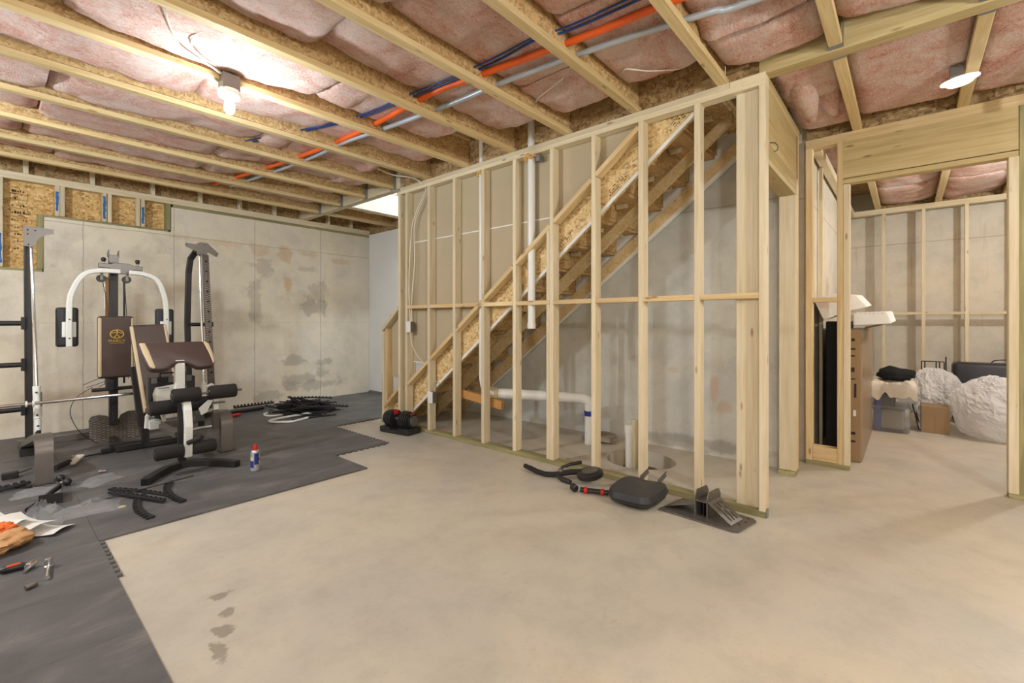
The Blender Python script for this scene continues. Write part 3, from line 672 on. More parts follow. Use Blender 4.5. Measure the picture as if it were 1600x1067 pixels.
conduit('flexible_conduit','silvery grey conduit running beside the orange one across the joists',[(2.62,-3.0,2.845),(2.56,.3,2.845),(2.49,.8,2.845),(2.40,1.3,2.848),(2.31,2.01,2.845),(2.28,2.64,2.848),(2.20,3.36,2.845),(2.14,3.86,2.848),(2.12,4.5,2.846),(2.06,5.2,2.85),(1.95,6.2,2.86)],.018,'grey_flex',10)
conduit('low_voltage_cable','dark blue cable nearest the orange conduit in the ceiling',[(2.26,-2,2.875),(2.20,1.12,2.875),(2.12,1.6,2.872),(2.13,2.05,2.876),(2.06,2.69,2.868),(1.99,3.36,2.872),(1.75,4.2,2.878),(1.3,5.4,2.876),(.9,6.3,2.88)],.007,'blue_cable',6)
conduit('low_voltage_cable','thin dark blue cable on the gym side of its twin in the ceiling',[(2.22,-2,2.88),(2.165,1.12,2.878),(2.10,1.6,2.878),(2.085,2.05,2.87),(2.03,2.69,2.874),(1.95,3.36,2.868),(1.7,4.2,2.872),(1.22,5.4,2.87),(.8,6.3,2.88)],.006,'blue_cable',6)
conduit('white_wire','white wire loop along the joist beyond the silvery conduit',[(2.75,1.42,2.86),(2.70,1.36,2.84),(2.80,1.25,2.83),(2.95,1.10,2.86),(3.02,1.0,2.95)],.005,'white_cable',6)
conduit('white_wire','short white wire crossing the bay past the silvery conduit',[(2.55,1.75,2.86),(2.60,1.9,2.855),(2.66,2.05,2.86),(2.7,2.1,2.86)],.005,'white_cable',6)
conduit('white_wire','white wire draped in the bay above the glowing bulb',[(.58,2.72,2.93),(.60,2.85,2.80),(.72,3.12,2.79),(.82,3.22,2.80),(.95,3.28,2.80),(1.0,3.28,2.78)],.005,'white_cable',6)
conduit('white_wire','curled white wire loop beside the glowing bulb wire',[(.95,2.80,2.90),(.80,2.92,2.83),(.76,3.05,2.80),(.84,3.18,2.79),(.97,3.27,2.78)],.004,'white_cable',6)
conduit('power_cable','white cable dropping from the ceiling to the upper switch box',[(2.75,4.30,2.86),(2.95,4.30,2.84),(3.10,4.12,2.80),(3.18,4.05,2.72),(3.19,4.03,2.66),(3.18,4.16,2.48),(3.175,4.25,2.3),(3.17,4.28,2.0),(3.168,4.30,1.6),(3.165,4.27,1.22)],.006,'white_cable',6)
conduit('power_cable','white cable hanging just beside its twin to the upper switch box',[(3.05,4.0,2.88),(3.17,3.99,2.80),(3.19,4.0,2.66),(3.19,4.14,2.48),(3.19,4.23,2.3),(3.185,4.22,1.9),(3.18,4.26,1.5),(3.175,4.26,1.22)],.006,'white_cable',6)
conduit('power_cable','white cable sagging between the two white switch boxes',[(3.17,4.27,1.10),(3.175,4.25,.95),(3.18,4.12,.80),(3.2,4.0,.73),(3.2,3.96,.70)],.005,'white_cable',6)
conduit('power_cable','yellowish cable entering the lower switch box',[(3.2,3.80,.55),(3.19,3.85,.57),(3.185,3.90,.53),(3.18,3.91,.47)],.005,'pvc_tan',6)
def swbox(y, z, lab):
    t = thing('switch_box', lab, 'switch box', (3.165,y,z))
    MB().box(3.152,3.21,y-.035,y+.032,z-.062,z+.055).build('box','dark_grey_metal',t,bevel=.003)
    MB().box(3.140,3.153,y-.038,y+.036,z-.066,z+.06).build('cover','pvc',t,bevel=.004)
swbox(4.285,1.16,'white switch box high on the leftmost studs'); swbox(3.895,.40,'white switch box low on a stud above the bottom plate')
swb = MB().box(3.17,3.235,2.43,2.47,2.63,2.68).build('junction_box','galvanised',bevel=.003); tag(swb,'small metal bracket beside the foam collar at the top plate','box')
def bulb(x, y, lab, dz=0):
    t = thing('ceiling_bulb', lab, 'light bulb', (x,y,2.60), 'bare bulbs on the joists')
    MB().box(x-.05,x+.05,y-.045,y+.05,2.70,2.80).build('junction_box','dark_grey_metal',t,bevel=.004)
    if dz: MB().tube([(x,y,2.71),(x,y,2.70+dz)], .004, 6).build('cord','white_cable',t)
    MB().lathe((x,y,2.655+dz), [(.03,0),(.06,.005),(.068,.03),(.06,.05),(.05,.052)], n=20).build('lampholder','white_metal',t,smooth=50)
    MB().lathe((x,y,2.555+dz), [(.001,0),(.018,.004),(.029,.02),(.032,.04),(.028,.065),(.018,.09),(.015,.11)], n=16).build('bulb','lit_bulb',t,smooth=60)
bulb(1.03,3.30,'glowing bare bulb on the joist above the gym')
for x, y in ((-1.3,4.24),(-.9,-.71),(1.9,-1.66)): bulb(x, y, 'added unseen glowing bare bulb outside the view', 0 if y > 4 else -.29)  # the two behind the camera hang on cords, added to light the ceiling
bulb(6.0,-1.21,'assumed glowing bare bulb on a joist in the storage room, out of view')  # fitting for the assumed bulb, not in view
t = thing('disc_light', 'white round disc light hanging from a joist near the doorway', 'light fixture', (3.98,-.25,2.72))
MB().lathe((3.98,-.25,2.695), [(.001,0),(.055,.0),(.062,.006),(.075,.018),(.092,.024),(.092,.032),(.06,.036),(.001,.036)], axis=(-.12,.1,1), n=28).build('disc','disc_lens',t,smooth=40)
MB().box(3.93,4.0,-.262,-.20,2.735,2.80).build('driver_box','grey_steel',t,bevel=.003)
conduit('white_wire','thin wire from the disc light up the joist',[(3.96,-.24,2.80),(3.94,-.27,2.86),(3.85,-.262,2.90),(3.72,-.262,2.92)],.005,'white_cable',6)
tag(MB().tube([(4.25,-.62,2.62),(4.25,-.62,3.06)],.035,14).build('vent_pipe','pvc',smooth=40),'white plastic pipe stub at the top right corner of the ceiling','pipe')
# ================================================================== RUBBER FLOOR TILES
fm = thing('foam_floor', 'dark grey interlocking rubber gym tiles covering the floor under the gym', 'gym mat', (1.2,5.0,0))
PX, PY, TZ = .553, .542, .012
_tc = {}
def tile(i, j, right=False, front=False, left=False, wx=PX, wy=PY):
    g = .0007; key = (right, front, left, round(wx,3), round(wy,3))
    if key not in _tc:
        def edge(a, b, nrm, teeth):
            a, b = Vector(a), Vector(b)
            if not teeth: return [a]
            out = []; n = 9; nv = Vector(nrm)*.022
            for k in range(n):
                p0 = a+(b-a)*((k+.08)/n); p1 = a+(b-a)*((k+.5)/n)
                out += [p0, p0+nv, p1+nv, p1]
            return [a]+out
        c = [(g,g),(wx-g,g),(wx-g,wy-g),(g,wy-g)]
        pts = edge(c[0],c[1],(0,-1),front)+edge(c[1],c[2],(1,0),right)+edge(c[2],c[3],(0,1),False)+edge(c[3],c[0],(-1,0),left)
        _tc[key] = MB().prism([(q[0],q[1],0) for q in pts], (0,0,TZ)).mesh('tile','rubber_mat')
    put('tile', _tc[key], fm, Matrix.Translation((.41+PX*i, 2.83+PY*j, .0005)))
for i in range(-4, 8):
    for j in range(-3, 8):
        x0, y0 = .41+PX*i, 2.83+PY*j
        if i >= 0 and j < 1: continue
        if i == 3 and j < 2: continue
        if i >= 4 and j < 4: continue
        if y0 > 6.9 or x0 > 4.30: continue
        wy = min(PY, 6.985-y0); wx = min(PX, 4.345-x0)
        if i == 4 or i == 5:
            pass
        tile(i, j, right=(i == -1 and j == 0) or (i == 3 and j in (2,3)), front=(i == 3 and j == 2) or (i >= 4 and j == 4), wx=wx, wy=wy)
MB().grid(lambda u, v: (4.25+.09*math.sin(u*1.5), 5.1+1.86*v, .016+.085*(1-math.cos(u*1.5))*(.75+.35*v)), 8, 10).build('curled_edge','rubber_mat',fm,smooth=60)
# ================================================================== GYM: smith machine
g = thing('smith_machine', 'half assembled multi gym with chest press arms and chrome guide rods', 'gym machine', (.85,5.6,.012))
def bolt(parent, p, r=.009, mat='black_steel', ax=(0,-1,0), h=.008): MB().lathe(p, [(r,0),(r,h*.7),(r*.6,h)], ax, 8).build('bolt', mat, parent)
f = MB().rtube([(.288,4.87,.012),(.288,4.87,.23),(.288,4.874,.265),(.288,4.888,.297),(.287,4.91,.32),(.287,4.94,.334),(.286,4.98,.34),(.285,5.03,.335),(.257,6.03,.11)], .05, .098, (1,0,0)).build('foot','brown_steel',g,smooth=35)
MB().box(.235,.345,4.80,4.93,.012,.016).build('floor_plate','black_steel',f)
u = MB().rtube([(.257,5.93,.11),(.247,5.92,1.90)], .05, .06, (0,1,0)).build('upright','black_steel',g,bevel=.004)
MB().box(.20,.31,5.95,6.09,.012,.085).build('rear_foot','black_steel',g,bevel=.004)
b_ = MB().prism([(.213,5.74,2.045),(.30,5.74,2.04),(.40,5.74,2.035),(.40,5.74,1.995),(.36,5.74,1.985),(.325,5.74,1.965),(.30,5.74,1.93),(.285,5.74,1.885),(.265,5.74,1.868),(.213,5.74,1.87)], (0,.006,0)).build('top_bracket','grey_steel',g)
for q in ((.24,2.01),(.285,2.01),(.24,1.975),(.245,1.885)): bolt(b_, (q[0],5.741,q[1]), .006, 'black_hole', h=.002)
MB().tube([(.263,5.79,1.88),(.294,5.55,.26)], .0125, 14).build('guide_rod','chrome',g,smooth=60)
sl = MB().tube([(.2865,5.60,.67),(.2915,5.568,.40)], .026, 16).build('slider','white_metal',g,smooth=50)
MB().tube([(.2915,5.568,.395),(.293,5.56,.29)], .022, 16).build('sleeve','white_metal',g,smooth=50)
MB().tube([(.2935,5.555,.30),(.294,5.55,.25)], .018, 12).build('rubber_stop','black_plastic',g,smooth=50)
for q in ((.283,5.56,.62),(.287,5.545,.43),(.292,5.53,.34)): bolt(sl, q, .008)
MB().tube([(.31,5.555,.62),(.312,5.55,.5)], .006, 8).build('lock_pin','grey_steel',sl)
br = MB().tube([(-.5,5.49,.53),(.94,5.49,.545)], .0135, 14).build('press_bar','chrome',g,smooth=60)
for x in (.215,.255): MB().lathe((x,5.49,.537), [(.016,0),(.026,.002),(.026,.012),(.016,.014)], (1,0,0), 16).build('collar','white_metal',br,smooth=50)
MB().tube([(.65,5.75,.575),(1.15,5.75,.575)], .018, 10).build('cross_tube','black_steel',g,smooth=50)
for z in (1.203,.838,.445):
    pg = MB().tube([(.225,5.90,z),(-.35,5.90,z)], .022, 14).build('weight_peg','black_steel',g,smooth=50)
    MB().box(.205,.235,5.875,5.90,z-.055,z+.055).build('peg_plate','black_plastic',pg,bevel=.004)
# right side
f = MB().rtube([(1.475,4.81,.012),(1.475,4.81,.25),(1.475,4.814,.285),(1.474,4.828,.315),(1.473,4.85,.338),(1.472,4.88,.35),(1.47,4.92,.355),(1.468,4.97,.35),(1.45,5.93,.12)], .05, .098, (1,0,0)).build('foot','brown_steel',g,smooth=35)
MB().box(1.41,1.55,4.75,4.87,.012,.016).build('floor_plate','black_steel',f)
MB().rtube([(1.56,5.74,1.985),(1.50,5.88,1.97),(1.468,5.92,1.90),(1.458,5.95,1.75),(1.452,5.97,1.2),(1.475,5.96,.12)], .05, .055, (0,1,.2)).build('upright','black_steel',g,bevel=.004)
c0, c1 = V(1.575,5.56,.30), V(1.545,5.70,1.93)
cp = MB().rtube([c0,c1], .056, .05, (0,1,0)).build('perforated_column','diamond_plate',g,bevel=.003)
for k in range(14):
    q = c0.lerp(c1, .10+k*.066); bolt(cp, q+V(0,-.0255,0), .0095, 'black_hole', h=.0015)
MB().tube([(1.508,5.75,1.94),(1.50,5.56,.45)], .0125, 14).build('guide_rod','chrome',g,smooth=60)
MB().tube([(1.4995,5.565,.58),(1.499,5.555,.40)], .022, 14).build('sleeve','white_metal',g,smooth=50)
b_ = MB().prism([(x,5.668,z) for x,z in ((1.36,2.04),(1.45,2.032),(1.49,2.058),(1.56,2.058),(1.665,1.955),(1.645,1.915),(1.57,1.955),(1.48,1.945),(1.40,1.985),(1.362,2.0))], (0,.006,0)).build('top_bracket','grey_steel',g)
for q in ((1.375,2.018),(1.64,1.94),(1.53,2.03),(1.53,1.97)): bolt(b_, (q[0],5.669,q[1]), .005, 'black_hole', h=.002)
MB().box(1.475,1.56,5.675,5.73,1.93,2.05).build('bracket_block','grey_steel',g,bevel=.004)
pg = MB().tube([(1.46,5.87,1.186),(1.66,5.87,1.186)], .02, 14).build('weight_peg','black_steel',g,smooth=50)
MB().lathe((1.645,5.87,1.186), [(.03,0),(.03,.02),(.01,.022)], (1,0,0), 10).build('peg_cap','black_plastic',pg)
MB().rtube([(1.44,5.72,.30),(1.35,5.1,.30),(1.30,4.9,.28)], .05, .05).build('side_rail','black_steel',g,bevel=.004)
# tower with chest press arms
po = MB().rtube([(.838,6.0,.19),(.838,6.0,1.82)], .068, .06, (0,1,0)).build('tower_post','black_steel',g,bevel=.004)
MB().rtube([(.838,6.0,1.80),(.838,6.0,1.88)], .072, .064, (0,1,0)).build('post_sleeve','grey_steel',g,bevel=.003)
for x in (.800,.876): MB().prism([(x-.004,5.965,1.86),(x-.004,6.035,1.86),(x-.004,6.035,1.90),(x-.004,5.965,1.93)], (.008,0,0)).build('fork','dark_grey_metal',g)
for z in (.30,.36,.42,.24): bolt(po, (.838,5.969,z), .009)
ch = MB().prism([(x,5.88,z) for x,z in ((.715,1.785),(.80,1.782),(.83,1.795),(.94,1.795),(.975,1.78),(1.05,1.772),(1.05,1.732),(.975,1.735),(.95,1.70),(.93,1.69),(.85,1.69),(.82,1.70),(.80,1.738),(.715,1.742))], (0,.05,0)).build('cross_head','grey_steel',g,bevel=.004)
for x in (.752,1.012):
    MB().tube([(x,5.905,1.70),(x,5.905,1.81)], .008, 8).build('pin','chrome',ch)
    MB().lathe((x,5.905,1.80), [(.014,0),(.016,.01),(.02,.02),(.019,.035),(.01,.042)], n=14).build('knob','black_plastic',ch,smooth=50)
for x in (.735,.925):
    MB().lathe((x,5.90,1.635), [(.012,-.012),(.036,-.012),(.03,0),(.036,.012),(.012,.012)], (0,1,0), 20).build('pulley','black_plastic',g,smooth=40)
    MB().box(x-.01,x+.012,5.878,5.884,1.62,1.70).build('pulley_bracket','grey_steel',g)
def arm(path, padx, z0, z1):
    a = MB().rtube([(x,5.80,z) for x,z in path], .042, .045, (0,1,0)).build('press_arm','white_metal',g,bevel=.008)
    px = path[-1][0]
    MB().box(padx[0],padx[1],5.84,5.89,z0,z1).build('arm_pad','black_vinyl',a,bevel=.022,seg=3)
    MB().box(px-.045,px+.05,5.824,5.842,z0+.09,z0+.23).build('pad_plate','white_metal',a,bevel=.003)
    for z in (z1-.11,z0+.08): bolt(a, (px,5.779,z), .006)
def arc(pts, n=6):
    out = []; P = [Vector((q[0],0,q[1])) for q in pts]; P = [P[0]]+P+[P[-1]]
    for i in range(1, len(P)-2):
        for k in range(n):
            s = k/n; a,b,c_,d_ = P[i-1],P[i],P[i+1],P[i+2]
            q = .5*((2*b)+(c_-a)*s+(2*a-5*b+4*c_-d_)*s*s+(3*b-a-3*c_+d_)*s**3); out.append((q.x,q.z))
    return out+[pts[-1]]
arm(arc([(.865,1.705),(.70,1.70),(.60,1.655),(.535,1.53),(.505,1.38),(.503,.985)]), (.418,.572), .985, 1.348)
arm(arc([(.93,1.70),(1.04,1.695),(1.145,1.645),(1.20,1.52),(1.225,1.36),(1.228,1.0)]), (1.145,1.305), .99, 1.35)
for x in (.768,.915): MB().tube([(x,5.955,.60),(x,5.955,1.66)], .009, 10).build('cable_guide','chrome' if x < .8 else 'black_steel',g,smooth=60)
MB().rtube([(.788,5.985,.55),(.788,5.985,1.66)], .022, .02, (0,1,0)).build('weight_guide','tan_wood_and_reflection',g)  # tan colour paints a reflection onto the brown guide rail
def cable(path, r=.003, parent=g): MB().tube(spline(path), r, 6).build('pull_cable','black_plastic',parent,smooth=60)
cable([(.745,5.90,1.61),(.79,5.93,1.3),(.80,5.9,.62)]); cable([(.91,5.9,1.62),(.925,5.88,1.2),(.93,5.85,.65)])
cable([(.66,5.8,.60),(.55,5.85,.50),(.52,5.9,.35),(.60,5.95,.15),(.72,6.0,.03)]); cable([(.6,5.85,.62),(.72,5.8,.68),(.78,5.75,.66),(.70,5.75,.60)]); cable([(.62,5.8,.60),(.74,5.75,.65),(.8,5.78,.70),(.77,5.8,.58)])
MB().box(.745,.80,5.70,5.76,.56,.66).build('cable_clip','black_plastic',g,bevel=.006)
bp_ = MB().box(.691,.960,5.74,5.81,.676,1.27).build('back_pad','brown_vinyl',g,bevel=.026,seg=4)
for a, b in ((.693,.726),(.928,.958)): MB().box(a,b,5.7385,5.80,.69,1.256).build('side_stripe','gold_vinyl',bp_,bevel=.014,seg=3)
ring = []
lg = MB(); nn = 28
for i in range(nn):
    a0, a1 = 2*math.pi*i/nn, 2*math.pi*(i+1)/nn; R0, R1 = .042, .050
    lg.add([(.829+R*math.cos(a)*1.06, 5.7375, 1.098+R*math.sin(a)*.86) for a in (a0,a1) for R in (R0,R1)], [(0,1,3,2)])
for p0, p1, w in (((.829,1.13),(.829,1.085),.010),((.829,1.095),(.806,1.062),.008),((.829,1.095),(.852,1.062),.008),((.829,1.118),(.792,1.106),.007),((.829,1.118),(.866,1.106),.007)):
    dx, dz = p1[0]-p0[0], p1[1]-p0[1]; L_ = math.hypot(dx,dz); nx_, nz_ = -dz/L_*w/2, dx/L_*w/2
    lg.add([(p0[0]+nx_,5.7375,p0[1]+nz_),(p0[0]-nx_,5.7375,p0[1]-nz_),(p1[0]-nx_,5.7375,p1[1]-nz_),(p1[0]+nx_,5.7375,p1[1]+nz_)], [(0,1,2,3)])
lg.sphere((.829,5.7375,1.134),.009,8,(1,.05,1))
lg.build('emblem','gold_print',bp_)
def lettering(txt, size, loc, mat, parent, sx=1.0, name='lettering'):
    cu = bpy.data.curves.new('txt','FONT'); cu.body = txt; cu.size = size; cu.align_x = 'CENTER'; cu.extrude = .0004
    o = bpy.data.objects.new('txt', cu); COL.objects.link(o)
    dg = bpy.context.evaluated_depsgraph_get(); dg.update(); me = bpy.data.meshes.new_from_object(o.evaluated_get(dg)); bpy.data.objects.remove(o, do_unlink=True)
    me.materials.clear(); me.materials.append(M[mat])
    return put(name, me, parent, Matrix.Translation(loc) @ Matrix.Rotation(math.pi/2, 4, 'X') @ Matrix.Diagonal((sx,1,1,1)))
lettering('MARCY', .030, (.829,5.7375,1.024), 'gold_print', bp_, 1.25); lettering('DIAMOND ELITE', .013, (.829,5.7375,1.007), 'gold_print', bp_, 1.1)
# diamond plate foot rest and base rail
def fp():
    pts = []
    for x, z in ((.68,.035),(.665,.06),(.662,.25),(.68,.285),(.74,.292),(.80,.275),(.835,.20),(.85,.185),(.87,.20),(.905,.275),(.96,.30),(1.03,.295),(1.055,.27),(1.05,.06),(1.03,.03)): pts.append((x, 6.02+.12*z, z))
    return MB().prism(pts, (0,.008,-.001))
fp().build('foot_plate','diamond_plate',g)
MB().rtube([(.76,5.64,.045),(1.30,5.58,.045)], .06, .055).build('base_rail','black_steel',g,bevel=.004)
MB().rtube([(.838,6.1,.045),(.838,5.6,.045)], .05, .05).build('base_rail','black_steel',g,bevel=.004)
MB().rtube([(.20,6.42,.045),(1.6,6.42,.045)], .05, .065).build('base_rail','brown_steel',g,bevel=.004)
MB().box(.69,.76,5.52,5.57,.02,.06).build('pulley_carriage','black_plastic',g,bevel=.006)
# ================================================================== GYM: bench with preacher pad and leg rollers
w = thing('weight_bench', 'brown and gold weight bench with arm curl pad and foam leg rollers', 'weight bench', (1.07,4.6,.012))
stb = MB().rtube([(.768,4.23,.04),(.86,4.36,.04),(.95,4.47,.04),(1.05,4.52,.04),(1.13,4.52,.04),(1.22,4.44,.04),(1.28,4.36,.04),(1.37,4.20,.04)], .058, .05).build('stabiliser','black_steel',w,bevel=.003)
dd = V(-.092,-.13,0).normalized(); sd_ = V(-dd.y,dd.x,0)
MB().obox(V(.768,4.23,.04)+dd*.0005, dd*.001, sd_*.024, V(0,0,.02)).build('tube_end','black_hole',stb)
MB().rtube([(1.08,4.60,.055),(1.08,4.60,.80)], .055, .05, (0,1,0)).build('front_post','black_steel',w,bevel=.004)
MB().rtube([(1.055,4.56,.60),(1.055,4.57,.90)], .068, .055, (0,1,0)).build('curl_post','white_metal',w,bevel=.006)
MB().rtube([(1.0,5.5,.30),(1.06,4.62,.27)], .055, .05).build('main_rail','brown_steel',w,bevel=.004)
MB().box(.94,1.02,5.0,5.10,.27,.345).build('rail_cap','white_metal',w,bevel=.004)
MB().rtube([(1.0,5.5,.05),(1.0,5.5,.62)], .055, .05, (0,1,0)).build('rear_post','black_steel',w,bevel=.004)
MB().rtube([(.78,5.5,.045),(1.25,5.5,.045)], .055, .05).build('stabiliser','black_steel',w,bevel=.004)
# preacher pad
tdir = V(0,-.16,-.215); nn_ = V(0,-.80,.60).normalized()
def slab(outl, mat, par, th, off=0, nm='curl_pad', bev=.018):
    pts = [V(x,4.66,1.052)+tdir*t_+nn_*off for x,t_ in outl]
    return MB().prism(pts, -nn_*th).build(nm, mat, par, bevel=bev, seg=3, smooth=40)
cpd = slab([(.815,.0),(1.27,.0),(1.292,.12),(1.305,.5),(1.303,.84),(1.28,.97),(1.20,1.0),(1.165,.98),(1.13,.87),(1.09,.80),(1.04,.80),(1.0,.87),(.965,.98),(.93,1.0),(.865,.985),(.842,.90),(.815,.40),(.80,.12)], 'brown_vinyl', w, .062)
slab([(.808,.03),(.845,.03),(.862,.3),(.888,.93),(.872,.96),(.85,.88),(.822,.40)], 'gold_vinyl', cpd, .05, .003, 'side_stripe', .006)
slab([(1.245,.03),(1.268,.04),(1.288,.14),(1.30,.5),(1.298,.83),(1.286,.9),(1.272,.5)], 'gold_vinyl', cpd, .05, .003, 'side_stripe', .006)
def roller(x0, x1, y, z, r):
    o = MB().lathe((x0,y,z), [(r*.6,0),(r*.92,.004),(r,.014),(r,x1-x0-.014),(r*.92,x1-x0-.004),(r*.6,x1-x0)], (1,0,0), 24).build('foam_roller','foam_black',w,smooth=40)
    MB().lathe((x0-.004,y,z), [(r*.5,0),(r*.55,.003),(r*.55,.006)], (1,0,0), 16).build('end_cap','black_plastic',o)
roller(.97,1.165,4.42,.622,.058); roller(1.225,1.43,4.42,.622,.058); MB().tube([(1.0,4.42,.622),(1.475,4.42,.622)],.010,10).build('roller_tube','grey_steel',w,smooth=60)
roller(.895,1.10,4.78,.487,.06); roller(1.14,1.335,4.78,.487,.06); MB().tube([(.9,4.78,.487),(1.33,4.78,.487)],.012,10).build('roller_tube','grey_steel',w,smooth=60)
roller(.842,1.03,4.33,.202,.05); roller(1.085,1.25,4.33,.202,.05); MB().tube([(.85,4.33,.202),(1.24,4.33,.202)],.012,10).build('roller_tube','grey_steel',w,smooth=60)
MB().rtube([(1.08,4.55,.575),(1.068,4.42,.565),(1.062,4.36,.50),(1.058,4.32,.38),(1.055,4.315,.27),(1.057,4.33,.145)], .045, .052, (1,0,0)).build('leg_lever','white_metal',w,bevel=.005)
MB().tube([(1.045,4.27,.265),(1.115,4.18,.31)], .019, 14).build('hand_grip','foam_black',w,smooth=60)
MB().sweep([(1.27,4.62,.64),(1.30,4.62,.655),(1.325,4.62,.63),(1.335,4.62,.52),(1.335,4.62,.44)], [(-.02,-.012),(.02,-.012),(.02,.012),(-.02,.012)], (0,1,0)).build('hook_plate','white_metal',w,bevel=.004)
MB().prism([(1.20,4.60,.47),(1.27,4.60,.535),(1.31,4.60,.53),(1.26,4.60,.43),(1.22,4.60,.41)], (0,.01,0)).build('pivot_plate','white_metal',w,bevel=.002)
MB().tube([(1.30,4.60,.505),(1.40,4.60,.505)], .008, 8).build('pin','grey_steel',w)
MB().rtube([(1.335,4.63,.43),(1.345,4.66,.27)], .05, .045, (0,1,0)).build('side_post','brown_steel',w,bevel=.004)
MB().rtube([(.905,4.95,.30),(.912,4.95,.40),(.93,4.95,.425),(1.0,4.95,.44),(1.025,4.95,.41),(1.03,4.94,.34)], .022, .035, (0,1,0)).build('seat_bracket','white_metal',w,bevel=.003)
# incline backrest and seat
bt, bb = V(.985,5.32,1.185), V(1.03,4.98,.42); ax_ = (bt-bb).normalized(); nb = V(0,-1,0)-ax_*ax_.dot(V(0,-1,0)); nb.normalize(); sx_ = ax_.cross(nb).normalized()
ctr = (bt+bb)/2; hl = (bt-bb).length/2
bk = MB().obox(ctr, sx_*.137, ax_*hl, nb*.033).build('backrest','brown_vinyl',w,bevel=.026,seg=4)
for s_ in (-1,1): MB().obox(ctr+sx_*s_*.118+nb*.0015, sx_*.017, ax_*(hl-.012), nb*.032).build('side_stripe','gold_vinyl',bk,bevel=.012,seg=3)
MB().rtube([(.985,5.36,1.0),(1.01,5.20,.45),(1.02,5.1,.33)], .04, .04, (0,1,0)).build('backrest_support','black_steel',w,bevel=.003)
MB().rtube([(.90,5.42,.80),(.945,5.35,.25)], .05, .045, (0,1,0)).build('frame_tube','black_steel',w,bevel=.003)
MB().box(.90,1.30,4.86,5.02,.42,.475).build('seat','brown_vinyl',w,bevel=.02,seg=3)
# case and booklet on the seat
t = thing('tool_case', 'black plastic case standing on the bench seat', 'case', (1.08,4.92,.475))
MB().box(.91,1.25,4.885,4.99,.475,.73).build('shell','black_plastic',t,bevel=.014,seg=2)
for x in (.95,1.07,1.2): MB().box(x-.02,x+.02,4.878,4.90,.685,.735).build('latch','dark_grey_metal',t,bevel=.003)
MB().tube([(1.0,4.94,.73),(1.0,4.94,.765),(1.16,4.94,.765),(1.16,4.94,.73)],.010,8).build('handle','black_plastic',t)
t = thing('manual', 'folded white paper manual leaning on the black case', 'booklet', (1.03,4.85,.475))
MB().prism([(.945,4.868,.50),(.935,4.86,.60),(.955,4.875,.65),(1.16,4.877,.675),(1.18,4.87,.64),(1.15,4.84,.50)], (0,.006,0)).build('pages','paper',t)
for j in range(6): MB().box(.975+j*.013,.984+j*.013,4.862,4.864,.640,.646).build('print','ink',t)
# ================================================================== THINGS ON THE GYM FLOOR
Z0 = TZ+.001
def toothed(n=12, w=.022, tooth=.022, L=.52, bend=0.0, th=.011):
    m = MB(); N_ = n*2; pts = []
    def P(s, o, z):
        if abs(bend) < 1e-4: return (s-L/2, o, z)
        R = L/bend; a = (s-L/2)/R; return ((R+o)*math.sin(a), (R+o)*math.cos(a)-R, z)
    for k in range(N_):
        s0, s1 = L*k/N_, L*(k+1)/N_
        top = w+(tooth if k % 2 == 0 else 0)
        vs = [P(s0,0,0),P(s1,0,0),P(s1,top,0),P(s0,top,0),P(s0,0,th),P(s1,0,th),P(s1,top,th),P(s0,top,th)]
        m.add(vs, [(0,3,2,1),(4,5,6,7),(0,1,5,4),(2,3,7,6),(1,2,6,5),(3,0,4,7)])
    return m
plain('strip_rubber', lin(34,34,36), .6, 0, .4)
strips = [toothed(bend=b).mesh('edge_strip','strip_rubber') for b in (0,.25,-.3,.7)]
def strip(x, y, z, rz, kind, lab, group=None, rx=0, ry=0, name='edge_strip'):
    o = put(name, strips[kind], None, Matrix.Translation((x,y,z)) @ Matrix.Rotation(rz,4,'Z') @ Matrix.Rotation(ry,4,'Y') @ Matrix.Rotation(rx,4,'X'))
    return tag(o, lab, 'mat strip', group)
random.seed(21)
for i in range(46):
    a = random.gauss(0,.45); x = 2.78+random.gauss(0,.11); y = 6.05+random.gauss(0,.15); lay = i//4
    r = math.hypot(x-2.80, y-6.05); z = Z0 + max(.002, lay*.019*max(.1, 1-r*2.4))
    strip(x, y, z, -.75+a, random.randrange(3), 'toothed black rubber edge strip in the heap by the back wall', 'edge strips heaped by the wall', random.uniform(-.5,.5) if lay else 0, random.uniform(-.16,.16) if lay > 2 else 0)
strip(2.45,6.86,Z0+.03,0,0,'toothed black strip propped against the wall left of the heap',None,1.3)
strip(.707,4.088,Z0,-1.087,1,'black toothed strip lying nearest the curved bench foot')
strip(.66,3.954,Z0+.012,-1.156,0,'black toothed strip crossed over a thin black rod on the mat')
strip(.665,3.76,Z0,-1.66+math.pi,3,'arched black toothed strip with white tipped gaps near the mat edge')
strip(.86,3.91,Z0+.004,-1.65+math.pi,3,'curved black toothed strip ending beside the thin rod')
strip(.03,4.98,Z0,-.8,0,'black toothed strip at the left image edge, farther one'); strip(.0,4.75,Z0+.012,.55,0,'black toothed strip at the left image edge, nearer one',None,.5)
tag(MB().tube([(.458,4.084,Z0+.006),(1.039,4.115,Z0+.03)],.005,8).build('thin_rod','black_steel'),'thin straight black rod lying under the toothed strips','rod')
tag(MB().prism([(.56,3.86,Z0),(.575,3.84,Z0),(.60,3.845,Z0),(.60,3.862,Z0),(.58,3.87,Z0)],(0,0,.006)).build('foam_scrap','pvc_tan'),'tiny pale scrap lying by the thin rod','scrap')
